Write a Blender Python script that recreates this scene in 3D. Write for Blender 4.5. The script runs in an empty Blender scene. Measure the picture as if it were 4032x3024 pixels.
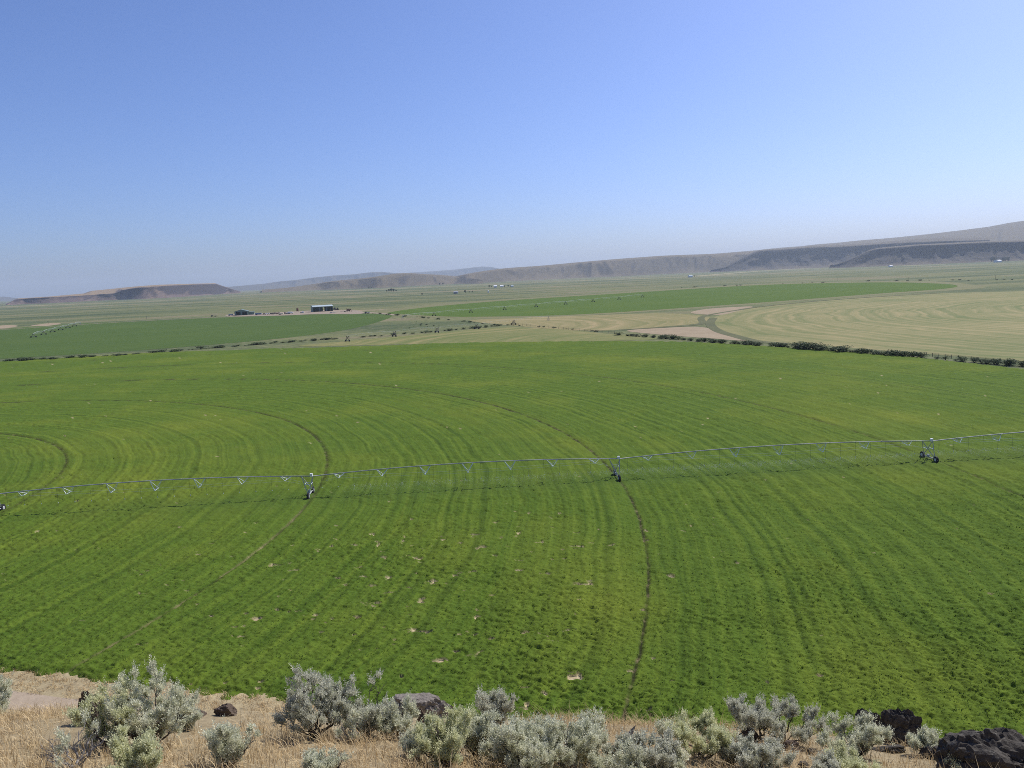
import bpy, math, random
import numpy as np
from mathutils import Matrix, Vector

# ------------------------------------------------------------------ camera, sky, sun, exposure
SC = bpy.context.scene
H = 36.0                                  # camera height above the valley floor
FPX, PITCH, ROLL = 3028.0, math.radians(7.93), math.radians(-2.5)
cam = bpy.data.objects.new('camera', bpy.data.cameras.new('camera'))
SC.collection.objects.link(cam); SC.camera = cam
cam.data.sensor_width = 36.0; cam.data.lens = 36.0 * FPX / 4032.0
cam.data.clip_start = 0.1; cam.data.clip_end = 90000
RM = Matrix.Rotation(math.pi/2 - PITCH, 3, 'X') @ Matrix.Rotation(ROLL, 3, 'Z')
cam.matrix_world = Matrix.Translation((0, 0, H)) @ RM.to_4x4()

SUN_AZ, SUN_EL = math.radians(48), math.radians(45)     # azimuth to the right of straight ahead (+Y)
world = bpy.data.worlds.new('World'); SC.world = world; world.use_nodes = True
wn = world.node_tree.nodes; wn.clear()
sky = wn.new('ShaderNodeTexSky'); sky.sky_type = 'NISHITA'; sky.sun_disc = False
sky.sun_elevation = SUN_EL; sky.sun_rotation = SUN_AZ
sky.altitude = 1300; sky.air_density = 1.0; sky.dust_density = 3.4; sky.ozone_density = 7.0
bg = wn.new('ShaderNodeBackground'); bg.inputs['Strength'].default_value = 0.105
wo = wn.new('ShaderNodeOutputWorld')
tint = wn.new('ShaderNodeMix'); tint.data_type = 'RGBA'; tint.blend_type = 'MULTIPLY'; tint.inputs[0].default_value = 1.0
tint.inputs[7].default_value = (1.02, 1.03, 1.26, 1)      # even white balance of the whole sky
world.node_tree.links.new(sky.outputs[0], tint.inputs[6]); world.node_tree.links.new(tint.outputs[2], bg.inputs[0]); world.node_tree.links.new(bg.outputs[0], wo.inputs[0])
sun = bpy.data.objects.new('sun', bpy.data.lights.new('sun', 'SUN')); SC.collection.objects.link(sun)
sun.data.energy = 4.6; sun.data.angle = math.radians(0.53); sun.data.color = (1.0, 0.955, 0.88)
SD = Vector((math.sin(SUN_AZ)*math.cos(SUN_EL), math.cos(SUN_AZ)*math.cos(SUN_EL), math.sin(SUN_EL)))
sun.rotation_euler = SD.to_track_quat('Z', 'Y').to_euler(); sun.location = (60, 40, 150)
vs = SC.view_settings
vs.view_transform = 'Standard'; vs.look = 'None'; vs.exposure = 0.12; vs.gamma = 1.0; vs.use_curve_mapping = False
SC.cycles.use_denoising = False; SC.cycles.use_adaptive_sampling = False; SC.cycles.filter_width = 0.95
SC.cycles.max_bounces = 6; SC.cycles.diffuse_bounces = 3; SC.cycles.transparent_max_bounces = 8
SC.cycles.volume_bounces = 0

# ------------------------------------------------------------------ helpers
rng = np.random.default_rng(7)
random.seed(7)
RN = np.array(RM)
def ray(x, y):
    d = RN @ np.array([(x-2016)/FPX, -(y-1512)/FPX, -1.0]); return d/np.linalg.norm(d)
def gnd(x, y, z=0.0):                      # pixel -> point on the level valley floor
    d = ray(x, y); t = (z-H)/d[2]; return np.array([d[0]*t, d[1]*t])
def V(*a): return np.array(a, float)

class MB:
    def __init__(s): s.v, s.f = [], []
    def add(s, v, f):
        o = len(s.v); s.v += [tuple(map(float, p)) for p in v]; s.f += [tuple(o+i for i in q) for q in f]; return s
    def box(s, c, d, rz=0.0):
        cx, cy, cz = c; a, b, h = d[0]/2, d[1]/2, d[2]/2; co, si = math.cos(rz), math.sin(rz); v = []
        for z in (-h, h):
            for x, y in ((-a, -b), (a, -b), (a, b), (-a, b)):
                v.append((cx+x*co-y*si, cy+x*si+y*co, cz+z))
        return s.add(v, [(3, 2, 1, 0), (4, 5, 6, 7), (0, 1, 5, 4), (1, 2, 6, 5), (2, 3, 7, 6), (3, 0, 4, 7)])
    def tube(s, pts, rad, n=6, cap=True):
        pts = [np.array(p, float) for p in pts]; m = len(pts)
        if np.isscalar(rad): rad = [rad]*m
        v = []
        for i, p in enumerate(pts):
            d = pts[min(i+1, m-1)] - pts[max(i-1, 0)]; d = d/(np.linalg.norm(d)+1e-9)
            u = np.cross(d, (0, 0, 1.0)) if abs(d[2]) < 0.95 else np.cross(d, (1.0, 0, 0))
            u /= np.linalg.norm(u); w = np.cross(u, d)
            for k in range(n):
                a = 2*math.pi*k/n; v.append(p + rad[i]*(math.cos(a)*u + math.sin(a)*w))
        f = [(i*n+k, i*n+(k+1) % n, (i+1)*n+(k+1) % n, (i+1)*n+k) for i in range(m-1) for k in range(n)]
        if cap: f += [tuple(range(n)), tuple(range((m-1)*n, m*n))[::-1]]
        return s.add(v, f)
    def disc_wheel(s, c, axis, r, w, n=14):
        axis = np.array(axis, float); axis /= np.linalg.norm(axis); c = np.array(c, float)
        prof = [(-w/2, r*.78), (-w/2*.8, r), (w/2*.8, r), (w/2, r*.78)]
        u = np.cross(axis, (0, 0, 1.0)); u /= np.linalg.norm(u); q = np.cross(u, axis); v = []
        for a0, rr in prof:
            for k in range(n):
                a = 2*math.pi*k/n; v.append(c + axis*a0 + rr*(math.cos(a)*u + math.sin(a)*q))
        f = [(i*n+k, i*n+(k+1) % n, (i+1)*n+(k+1) % n, (i+1)*n+k) for i in range(3) for k in range(n)]
        f += [tuple(range(n)), tuple(range(3*n, 4*n))[::-1]]
        return s.add(v, f)
    def build(s, name, mat, parent=None, smooth=False):
        return mesh_obj(name, s.v, s.f, mat, parent, smooth)

def mesh_obj(name, v, f, mat, parent=None, smooth=False):
    me = bpy.data.meshes.new(name); me.from_pydata([tuple(p) for p in v], [], f); me.update()
    me.materials.append(mat)
    if smooth: me.polygons.foreach_set('use_smooth', [True]*len(me.polygons))
    return link(name, me, parent)
def np_mesh(name, v, quads, mat, parent=None, smooth=False, attrs=None, tris=None):
    v = np.asarray(v, np.float32); me = bpy.data.meshes.new(name)
    me.vertices.add(len(v)); me.vertices.foreach_set('co', v.ravel())
    fs = quads if quads is not None else tris
    k = 4 if quads is not None else 3
    fs = np.asarray(fs, np.int32); n = len(fs)
    me.loops.add(n*k); me.loops.foreach_set('vertex_index', fs.ravel())
    me.polygons.add(n); me.polygons.foreach_set('loop_start', np.arange(0, n*k, k, dtype=np.int32))
    me.polygons.foreach_set('loop_total', np.full(n, k, np.int32))
    if smooth: me.polygons.foreach_set('use_smooth', np.ones(n, bool))
    me.update(calc_edges=True)
    for an, arr in (attrs or {}).items():
        a = me.attributes.new(an, 'FLOAT', 'POINT'); a.data.foreach_set('value', np.asarray(arr, np.float32).ravel())
    me.materials.append(mat)
    return link(name, me, parent)
def link(name, me, parent=None):
    o = bpy.data.objects.new(name, me); SC.collection.objects.link(o)
    if parent is not None: o.parent = parent
    return o
def tag(o, label=None, cat=None, group=None, kind=None):
    for k, val in (('label', label), ('category', cat), ('group', group), ('kind', kind)):
        if val: o[k] = val
    return o
def empty(name, loc, rz=0.0):
    o = link(name, None); o.location = tuple(float(c) for c in loc); o.rotation_euler = (0, 0, rz); return o
def copy_tree(o, parent=None):
    c = o.copy(); SC.collection.objects.link(c); c.parent = parent
    for ch in o.children: copy_tree(ch, c)
    return c
def grid_faces(nr, nc, keep=None):
    i = np.arange(nr-1)[:, None]*nc + np.arange(nc-1)[None, :]
    q = np.stack([i, i+1, i+nc+1, i+nc], -1).reshape(-1, 4)
    return q if keep is None else q[keep.reshape(-1)]
def hash2(ix, iy, seed):
    h = (ix.astype(np.int64)*374761393 + iy.astype(np.int64)*668265263 + seed*974634777) & 0xFFFFFFFF
    h = ((h ^ (h >> 13))*1274126177) & 0xFFFFFFFF
    return ((h ^ (h >> 16)) & 0xFFFF)/65535.0
def vnoise(x, y, seed=0):
    x = np.asarray(x, float); y = np.asarray(y, float)
    ix, iy = np.floor(x), np.floor(y); fx, fy = x-ix, y-iy
    fx = fx*fx*(3-2*fx); fy = fy*fy*(3-2*fy)
    a, b = hash2(ix, iy, seed), hash2(ix+1, iy, seed); c, d = hash2(ix, iy+1, seed), hash2(ix+1, iy+1, seed)
    return (a*(1-fx)+b*fx)*(1-fy) + (c*(1-fx)+d*fx)*fy
def fbm(x, y, seed=0, o=4):
    s, a, t = 0, 1.0, 0
    for k in range(o):
        s = s + a*vnoise(x*2**k, y*2**k, seed+k*17); t += a; a *= .5
    return s/t
def sstep(a, b, x):
    t = np.clip((x-a)/(b-a), 0, 1); return t*t*(3-2*t)
def catmull(P, n=8, closed=False):
    P = [np.array(p, float) for p in P]; m = len(P); out = []
    for i in range(m if closed else m-1):
        g = (lambda k: P[k % m]) if closed else (lambda k: P[min(max(k, 0), m-1)])
        a, b, c, d = g(i-1), g(i), g(i+1), g(i+2)
        for k in range(n):
            t = k/n; out.append(.5*((2*b)+(c-a)*t+(2*a-5*b+4*c-d)*t*t+(-a+3*b-3*c+d)*t**3))
    if not closed: out.append(P[-1])
    return out

# ------------------------------------------------------------------ materials
class NT:
    def __init__(s, name):
        s.m = bpy.data.materials.new(name); s.m.use_nodes = True; s.t = s.m.node_tree; s.t.nodes.clear()
        s.out = s.t.nodes.new('ShaderNodeOutputMaterial')
    def n(s, typ, ins=None, **kw):
        nd = s.t.nodes.new(typ)
        for k, val in kw.items(): setattr(nd, k, val)
        for k, val in (ins or {}).items():
            if hasattr(val, 'is_linked') or isinstance(val, bpy.types.NodeSocket): s.t.links.new(val, nd.inputs[k])
            else: nd.inputs[k].default_value = val
        return nd
    def pos(s): return s.n('ShaderNodeNewGeometry').outputs['Position']
    def obj(s): return s.n('ShaderNodeTexCoord').outputs['Object']
    def noise(s, vec, scale, detail=3, rough=.55, w=None, dim='3D', dist=0.0):
        nd = s.n('ShaderNodeTexNoise', noise_dimensions=dim)
        if vec is not None and 'Vector' in nd.inputs and dim != '1D': s.t.links.new(vec, nd.inputs['Vector'])
        if w is not None: s.t.links.new(w, nd.inputs['W'])
        nd.inputs['Scale'].default_value = scale; nd.inputs['Detail'].default_value = detail
        nd.inputs['Roughness'].default_value = rough; nd.inputs['Distortion'].default_value = dist
        return nd.outputs[0]
    def ramp(s, fac, stops, interp='LINEAR'):
        nd = s.n('ShaderNodeValToRGB', {'Fac': fac}); cr = nd.color_ramp; cr.interpolation = interp
        while len(cr.elements) < len(stops): cr.elements.new(0.5)
        for e, (p, c) in zip(cr.elements, stops):
            e.position = p; e.color = (*c, 1) if len(c) == 3 else c
        return nd.outputs[0]
    def rng(s, val, a, b, c=0.0, d=1.0):
        return s.n('ShaderNodeMapRange', {0: val, 1: a, 2: b, 3: c, 4: d}).outputs[0]
    def mix(s, fac, a, b, blend='MIX'):
        nd = s.n('ShaderNodeMix', data_type='RGBA', blend_type=blend)
        for k, val in ((0, fac), (6, a), (7, b)):
            if isinstance(val, bpy.types.NodeSocket): s.t.links.new(val, nd.inputs[k])
            else: nd.inputs[k].default_value = val if k == 0 else (*val[:3], 1)
        return nd.outputs[2]
    def math(s, op, a, b=0.0, c=0.0):
        return s.n('ShaderNodeMath', {0: a, 1: b, 2: c}, operation=op).outputs[0]
    def attr(s, name): return s.n('ShaderNodeAttribute', attribute_name=name).outputs['Fac']
    def rad(s, cx, cy):                     # distance from a pivot
        v = s.n('ShaderNodeVectorMath', {0: s.pos(), 1: (1, 1, 0)}, operation='MULTIPLY').outputs[0]
        return s.n('ShaderNodeVectorMath', {0: v, 1: (cx, cy, 0)}, operation='DISTANCE').outputs['Value']
    def bump(s, h, strength, dist):
        return s.n('ShaderNodeBump', {'Height': h, 'Strength': strength, 'Distance': dist}).outputs[0]
    def finish(s, col, rough=.85, spec=.2, normal=None, metal=0.0, trans=0.0):
        p = s.n('ShaderNodeBsdfPrincipled', {'Roughness': rough, 'Specular IOR Level': spec, 'Metallic': metal})
        if isinstance(col, bpy.types.NodeSocket): s.t.links.new(col, p.inputs['Base Color'])
        else: p.inputs['Base Color'].default_value = (*col, 1)
        if normal is not None: s.t.links.new(normal, p.inputs['Normal'])
        sh = p.outputs[0]
        if trans > 0:
            t = s.n('ShaderNodeBsdfTranslucent')
            if isinstance(col, bpy.types.NodeSocket): s.t.links.new(col, t.inputs[0])
            else: t.inputs[0].default_value = (*col, 1)
            sh = s.n('ShaderNodeMixShader', {0: trans, 1: sh, 2: t.outputs[0]}).outputs[0]
        s.t.links.new(sh, s.out.inputs[0]); return s.m

def simple(name, col, rough=.7, metal=0.0, var=.25, scale=3.0, spec=.3):
    t = NT(name); n = t.noise(t.obj(), scale, 4)
    c = t.mix(t.rng(n, .3, .7), tuple(k*(1-var) for k in col), tuple(min(1, k*(1+var)) for k in col))
    return t.finish(c, rough, spec, metal=metal)

PIV = (-179.0, 121.0)
def mat_alfalfa(name, cx, cy, cols, near):
    t = NT(name); p = t.pos(); r = t.rad(cx, cy)
    warp = t.noise(p, .03, 2); rw = t.math('ADD', r, t.math('MULTIPLY', warp, 5.0))
    band = t.noise(None, .75 if near else .12, 4, .65, w=rw, dim='1D')
    swath = t.noise(None, .07, 2, .5, w=rw, dim='1D')
    big = t.noise(p, .018 if near else .01, 4, .6)
    med = t.noise(p, .22 if near else .05, 4, .6)
    fine = t.noise(p, 3.2 if near else .3, 5, .75)
    a = t.math('MULTIPLY_ADD', band, .70, t.math('MULTIPLY', med, .30))
    a = t.math('MULTIPLY_ADD', fine, .45, a)
    c = t.ramp(t.rng(a, .50, .95), [(0, cols[0]), (.5, cols[1]), (1, cols[2])])
    yl = t.math('MULTIPLY', t.rng(big, .46, .68), t.rng(swath, .2, .6))
    c = t.mix(t.math('MULTIPLY', yl, .48), c, cols[3])
    if near:
        soil = t.ramp(t.noise(p, 3.0, 3), [(.3, (.32, .24, .14)), (.7, (.58, .49, .31))])
        c = t.mix(t.attr('bare'), c, soil)
        rut = t.ramp(t.noise(p, .8, 3), [(.52, (.016, .019, .010)), (.72, (.18, .14, .085))])  # near-black tone paints deep shade into the wheel ruts; the tan is soil
        yy = t.n('ShaderNodeSeparateXYZ', {0: p}).outputs[1]; dry = t.math('MULTIPLY', t.rng(yy, 124, 116), t.math('LESS_THAN', r, 170.0))   # the second track lies dry below the pipe
        rut = t.mix(t.math('MULTIPLY', dry, t.rng(t.noise(p, .12, 3), .35, .6)), rut, (.34, .27, .15))
        c = t.mix(t.attr('rut'), c, rut)
        c = t.mix(t.math('MULTIPLY', t.attr('wet'), .35), c, (.045, .09, .02))
    nrm = t.bump(fine, .6, .25 if near else 1.0)
    m = t.finish(c, .9, .03, nrm); b = next(n for n in m.node_tree.nodes if n.type == 'BSDF_PRINCIPLED')
    b.inputs['Sheen Weight'].default_value = .07 if near else .03; b.inputs['Sheen Roughness'].default_value = .6; b.inputs['Sheen Tint'].default_value = (.9, .85, .2, 1)
    return m
M = {}
M['alfalfa'] = mat_alfalfa('alfalfa', *PIV, [(.030, .065, .009), (.072, .126, .015), (.118, .176, .021), (.195, .218, .026)], True)
M['alfalfa_left'] = mat_alfalfa('alfalfa_left', -402, 730, [(.058, .100, .026), (.070, .116, .030), (.082, .13, .033), (.10, .145, .036)], False)
M['alfalfa_mid'] = mat_alfalfa('alfalfa_mid', 226, 1064, [(.068, .118, .022), (.082, .135, .026), (.098, .152, .03), (.125, .17, .034)], False)
def mat_stubble(name, cx, cy, sc, straw, green, lo=.35, hi=.65):
    t = NT(name); p = t.pos(); r = t.rad(cx, cy)
    rw = t.math('ADD', r, t.math('MULTIPLY', t.noise(p, .012, 3), 30.0))
    band = t.noise(None, sc, 3, .65, w=rw, dim='1D'); big = t.noise(p, .012, 4, .6); f = t.noise(p, .15, 5, .7)
    a = t.math('MULTIPLY_ADD', big, .45, t.math('MULTIPLY', band, .55)); a = t.math('MULTIPLY_ADD', f, .3, a)
    c = t.ramp(t.rng(a, lo+.15, hi+.15), [(0, green), (.55, tuple((g+s_)/2 for g, s_ in zip(green, straw))), (1, straw)])
    return t.finish(c, .9, .1, t.bump(f, .4, .6))
M['stubble_right'] = mat_stubble('stubble_right', 470, 436, .16, (.31, .258, .118), (.138, .162, .052))
M['stubble_mid'] = mat_stubble('stubble_mid', -60, 560, .10, (.33, .26, .125), (.185, .18, .065))
M['stubble_near'] = mat_stubble('stubble_near', 60, 420, .10, (.26, .225, .09), (.125, .155, .042))
def mat_plain():
    t = NT('sage_plain'); p = t.pos()
    st = t.n('ShaderNodeVectorMath', {0: p, 1: (.35, 1.0, 1.0)}, operation='MULTIPLY').outputs[0]
    big = t.noise(st, .0016, 5, .6); mid = t.noise(st, .009, 4, .6); fine = t.noise(p, .16, 5, .75)
    vor = t.n('ShaderNodeTexVoronoi', {'Vector': p, 'Scale': .22}).outputs['Distance']
    c = t.ramp(t.rng(t.math('MULTIPLY_ADD', mid, .65, t.math('MULTIPLY', big, .55)), .46, .76),
               [(0, (.055, .085, .035)), (.3, (.10, .125, .05)), (.55, (.165, .175, .07)), (.75, (.19, .17, .09)), (1, (.34, .27, .16))])
    c = t.mix(t.math('MULTIPLY', t.rng(vor, .5, .2), .6), c, (.075, .09, .045))
    c = t.mix(t.math('MULTIPLY', t.rng(fine, .5, .68), .5), c, (.30, .26, .15))
    return t.finish(c, .95, .1, t.bump(fine, .5, 1.0))
M['plain'] = mat_plain()
def mat_soil(name, a, b, sc=.5, bump=.3):
    t = NT(name); p = t.pos(); n = t.noise(p, sc, 6, .7); n2 = t.noise(p, sc*9, 4, .7)
    c = t.ramp(t.rng(t.math('MULTIPLY_ADD', n2, .5, t.math('MULTIPLY', n, .6)), .35, .75), [(0, a), (1, b)])
    return t.finish(c, .95, .1, t.bump(n2, bump, .05))
M['bare'] = mat_soil('bare_pink_soil', (.25, .192, .12), (.39, .308, .20), .08)
M['road'] = mat_soil('road_dirt', (.29, .228, .16), (.46, .37, .27), .9)
M['verge'] = mat_soil('road_verge', (.21, .165, .10), (.50, .415, .24), .35)
M['track'] = mat_soil('track_grass', (.085, .095, .045), (.15, .15, .07), .05)
M['yard'] = mat_soil('yard_gravel', (.25, .20, .15), (.36, .29, .21), .05)
M['hill_soil'] = mat_soil('hillside_soil', (.175, .138, .082), (.39, .315, .19), 1.6, .6)
def mat_hill(name, rock, talus, tan, z0, z1, patch=.004):
    t = NT(name); g = t.n('ShaderNodeNewGeometry'); p = g.outputs['Position']
    nz = t.n('ShaderNodeSeparateXYZ', {0: g.outputs['Normal']}).outputs[2]
    n1 = t.noise(p, patch, 6, .65); n2 = t.noise(p, patch*8, 5, .7)
    c = t.mix(t.rng(n1, .42, .70), talus, tuple(a*.62+b*.38 for a, b in zip(talus, tan)))
    c = t.mix(t.math('MULTIPLY', t.rng(n2, .5, .7), .6), c, rock)
    c = t.mix(t.rng(nz, .80, .62), c, rock)
    c = t.mix(t.rng(nz, .955, .985), c, tan)
    return t.finish(c, .95, .1, t.bump(n2, .7, 12.0))
M['mesa'] = mat_hill('mesa_rock', (.05, .04, .042), (.13, .096, .085), (.30, .215, .125), 0, 100)
M['ridge'] = mat_hill('ridge_rock', (.05, .043, .036), (.10, .084, .055), (.165, .132, .08), 0, 100)
M['headland'] = mat_hill('headland_rock', (.03, .028, .028), (.062, .054, .045), (.13, .106, .072), 0, 100)
M['mountain'] = mat_hill('mountain_rock', (.03, .033, .036), (.055, .055, .05), (.1, .088, .065), 0, 100, .001)
def mat_leaf(name, a, b, trans=.25, attr='tint'):
    t = NT(name); c = t.mix(t.attr(attr), a, b); return t.finish(c, .75, .2, trans=trans)
M['sage'] = mat_leaf('sage_leaf', (.46, .475, .34), (.83, .82, .62), .42)
M['sage_yellow'] = mat_leaf('sage_leaf_yellow', (.47, .49, .28), (.83, .82, .53), .42)
M['sage_grey'] = mat_leaf('sage_leaf_grey', (.40, .405, .31), (.74, .73, .58), .42)
M['straw'] = mat_leaf('straw_blade', (.40, .28, .14), (.78, .62, .36), .3)
M['alfalfa_leaf'] = mat_leaf('alfalfa_leaf', (.055, .105, .014), (.13, .195, .028), .45)
M['shrub'] = mat_leaf('shrub_leaf', (.042, .066, .026), (.125, .16, .065), .2)
M['far_tree'] = mat_leaf('tree_leaf', (.03, .05, .025), (.06, .09, .035), .1)
M['bark'] = simple('sage_bark', (.085, .07, .06), .95, var=.5, scale=30)
M['dead_wood'] = simple('dead_wood', (.25, .235, .22), .95, var=.35, scale=20)
M['trunk'] = simple('trunk_bark', (.09, .07, .05), .95)
def mat_rock(name, a, b, lichen):
    t = NT(name); p = t.obj(); n = t.noise(p, 3.5, 6, .7); n2 = t.noise(p, 22, 5, .75)
    vor = t.n('ShaderNodeTexVoronoi', {'Vector': p, 'Scale': 38.0}).outputs['Distance']
    c = t.ramp(t.rng(t.math('MULTIPLY_ADD', n2, .5, t.math('MULTIPLY', n, .5)), .35, .65), [(0, a), (1, b)])
    c = t.mix(t.math('MULTIPLY', t.rng(t.noise(p, 9, 5, .7), .58, .68), .7), c, lichen)
    h = t.math('ADD', t.math('MULTIPLY', t.rng(vor, .0, .35), .4), n2)
    return t.finish(c, .92, .2, t.bump(h, .9, .03))
M['basalt'] = mat_rock('basalt', (.032, .028, .025), (.115, .102, .085), (.25, .235, .195))
M['basalt_pale'] = mat_rock('basalt_pale', (.13, .112, .095), (.33, .29, .245), (.42, .39, .33))
M['basalt_brown'] = mat_rock('basalt_brown', (.06, .045, .035), (.16, .115, .085), (.22, .2, .16))
M['galv'] = simple('galvanised_steel', (.36, .37, .36), .6, .1, .12, 2)
M['galv_bright'] = simple('bright_galvanised_steel', (.72, .76, .78), .35, .35, .08, 2)
M['galv_dull'] = simple('dull_galvanised_steel', (.46, .51, .46), .6, .1, .1, 2)
M['rubber'] = simple('tyre_rubber', (.018, .018, .019), .85)
M['rim'] = simple('wheel_rim', (.55, .56, .57), .5, .3)
M['hose'] = simple('drop_hose', (.05, .055, .05), .7)
M['nozzle'] = simple('nozzle_plastic', (.55, .6, .55), .5)
M['green_wall'] = simple('green_sheet_metal', (.16, .235, .19), .6, .1, .1, .5)
M['green_roof'] = simple('green_roof_metal', (.19, .25, .22), .5, .2, .1, .5)
M['pale_roof'] = simple('pale_roof_metal', (.46, .53, .53), .55, .1, .06, .5)
M['white'] = simple('white_paint', (.8, .8, .78), .5, 0, .06)
M['cream'] = simple('cream_paint', (.68, .60, .42), .6, 0, .1)
M['dark_paint'] = simple('dark_paint', (.03, .035, .045), .5)
M['rust'] = simple('rusty_steel', (.16, .085, .055), .9, 0, .4, 2)
M['grey_metal'] = simple('grey_metal', (.3, .33, .36), .55, .2)
M['blue_paint'] = simple('blue_grey_paint', (.16, .2, .27), .5)
M['glass'] = simple('dark_glass', (.02, .025, .03), .15, 0, .1, 3, .6)
M['post'] = simple('grey_post_wood', (.14, .12, .10), .95)
M['hay'] = simple('hay_bale', (.19, .135, .08), .95, 0, .35, 4)
tdrop = NT('spray_droplets'); M['spray'] = tdrop.finish((.85, .88, .9), .4, .3, trans=.4)

# ------------------------------------------------------------------ valley floor
g = np.array([-22000, -12000, -6000, -2500, -900, -300, -100, 0, 100, 300, 900, 2500, 6000, 12000, 22000], float)
X, Y = np.meshgrid(g, g)
tag(np_mesh('valley_floor', np.stack([X.ravel(), Y.ravel(), 0*X.ravel()], 1), grid_faces(15, 15), M['plain']),
    'pale green sagebrush plain stretching to the hills', kind='structure')

# ------------------------------------------------------------------ main alfalfa circle with relief, ruts and bare spots
RUTS = [(40.0, .4), (92.0, .8), (144.3, .8), (197.1, 1.0), (254.3, .6), (307.0, .35)]
def field_near_edge(x):
    return np.interp(x, [-300, -100, -51, -40, -29, -20, 0, 20, 60, 120], [150, 86, 71.1, 67.9, 65.5, 62.7, 57, 52, 45, 36])
def field_surface(X, Y):
    dx, dy = X-PIV[0], Y-PIV[1]; r = np.hypot(dx, dy); th = np.degrees(np.arctan2(dy, dx))
    rim = np.interp(th, [-60, 0, 19, 33, 45, 60, 77, 98, 110, 180], [360, 360, 361, 368, 374, 355, 332, 343, 344, 344])
    rim = rim + 3*(fbm(X*.03, Y*.03, 5)-.5)
    inside = np.minimum(rim - r, Y - field_near_edge(X) + 3.6*(fbm(X*.45, Y*.6, 9, 5)-.5))
    clump = fbm(X*2.8, Y*2.8, 1, 3); med = fbm(X*.45, Y*.45, 2, 3); stripe = fbm(r*.8 + 1.5*fbm(X*.1, Y*.1, 8), 0*r, 3, 3)
    amp = .75+.5*sstep(.35, .65, fbm(X*.06, Y*.06, 21))
    h = .36 + amp*(.48*(clump-.5) + .20*(med-.5)) + .22*(stripe-.5)
    pits = sstep(.66, .74, fbm(X*.55, Y*.8, 31, 2)); h -= .08*pits
    # bare, straw coloured spots: most between the second and third wheel tracks
    dens = np.exp(-((X+8)/26)**2)*sstep(130, 95, Y) + .35*np.exp(-((X+38)/22)**2)*sstep(130, 80, Y) + .0
    spot = fbm(X*.62, Y*.95, 41, 3); thr = .88 - .125*np.clip(dens, 0, 1)
    bare = sstep(thr, thr+.03, spot)
    rut = np.zeros_like(h)
    for rr, s in RUTS:
        wob = .35*(fbm(th*2.0, 0*th+rr, 61)-.5)
        d = np.abs(r + wob - rr); wid = np.maximum(.18, .0019*Y)
        rut = np.maximum(rut, s*np.exp(-(d/wid)**2)*(.55+.6*sstep(.3, .6, fbm(th*1.5, 0*th+rr*3, 71))))
    rut = np.clip(rut, 0, 1)
    h = h*(1-bare) + .07*bare; h = h*(1-.85*rut) + .05*rut
    along = dx*math.cos(math.radians(3.1)) + dy*math.sin(math.radians(3.1)); acr = -dx*math.sin(math.radians(3.1)) + dy*math.cos(math.radians(3.1))
    wet = np.exp(-((acr+1.5)/5.0)**2)*sstep(80, 120, along)
    h = np.where(inside > 0, np.maximum(h, .02)*sstep(0, 1.2, inside), -.4)
    return h, bare, rut, wet, inside
def build_field():
    t = np.linspace(-.84, .84, 770); iy = np.linspace(1/46.0, 1/500.0, 770)
    T, Y = np.meshgrid(t, 1/iy); X = T*Y
    h, bare, rut, wet, inside = field_surface(X, Y)
    keep = inside > -1.5
    kf = keep[:-1, :-1] | keep[1:, :-1] | keep[:-1, 1:] | keep[1:, 1:]
    o = np_mesh('alfalfa_field', np.stack([X.ravel(), Y.ravel(), h.ravel()], 1), grid_faces(770, 770, kf)[:, ::-1], M['alfalfa'],
                smooth=False, attrs={'bare': bare, 'rut': rut, 'wet': wet})
    tag(o, 'large bright green alfalfa field with curved wheel tracks below the slope', kind='structure')
build_field()

def alfalfa_plants():
    n = 40000; y = 1/rng.uniform(1/112.0, 1/49.0, n); x = rng.uniform(-.80, .80, n)*y; r = np.hypot(x-PIV[0], y-PIV[1])
    fh, bare, rut, _, ins = field_surface(x, y); ok = (ins > .6) & (bare < .15) & (rut < .2)
    x, y, fh = x[ok], y[ok], fh[ok]; n = len(x); k = 4
    a = rng.uniform(0, 6.28, (n, k)); hh = rng.uniform(.07, .13, (n, k)); w = rng.uniform(.03, .07, (n, k)); q = rng.uniform(.0, .12, (n, k))
    bx = x[:, None]+np.cos(a*3)*q; by = y[:, None]+np.sin(a*3)*q; z0 = fh[:, None]-.06+0*a
    b = np.stack([bx, by, z0], -1); u = np.stack([np.cos(a), np.sin(a), 0*a], -1)*w[..., None]; l = np.stack([-np.sin(a)*.1, np.cos(a)*.1, hh], -1)
    v = np.stack([b-u*.5, b+u+l*.55, b+l], 2).reshape(-1, 3)
    t = np.repeat(np.clip(.45+.35*(fbm(x*.2, y*.2, 3)-.5)[:, None]*2+rng.normal(0, .2, (n, k)), 0, 1).ravel(), 3)
    tag(np_mesh('alfalfa_plants', v, None, M['alfalfa_leaf'], tris=np.arange(len(v)).reshape(-1, 3), attrs={'tint': t}), 'leafy alfalfa tops over the near part of the green field', 'alfalfa', kind='stuff')
alfalfa_plants()

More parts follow.
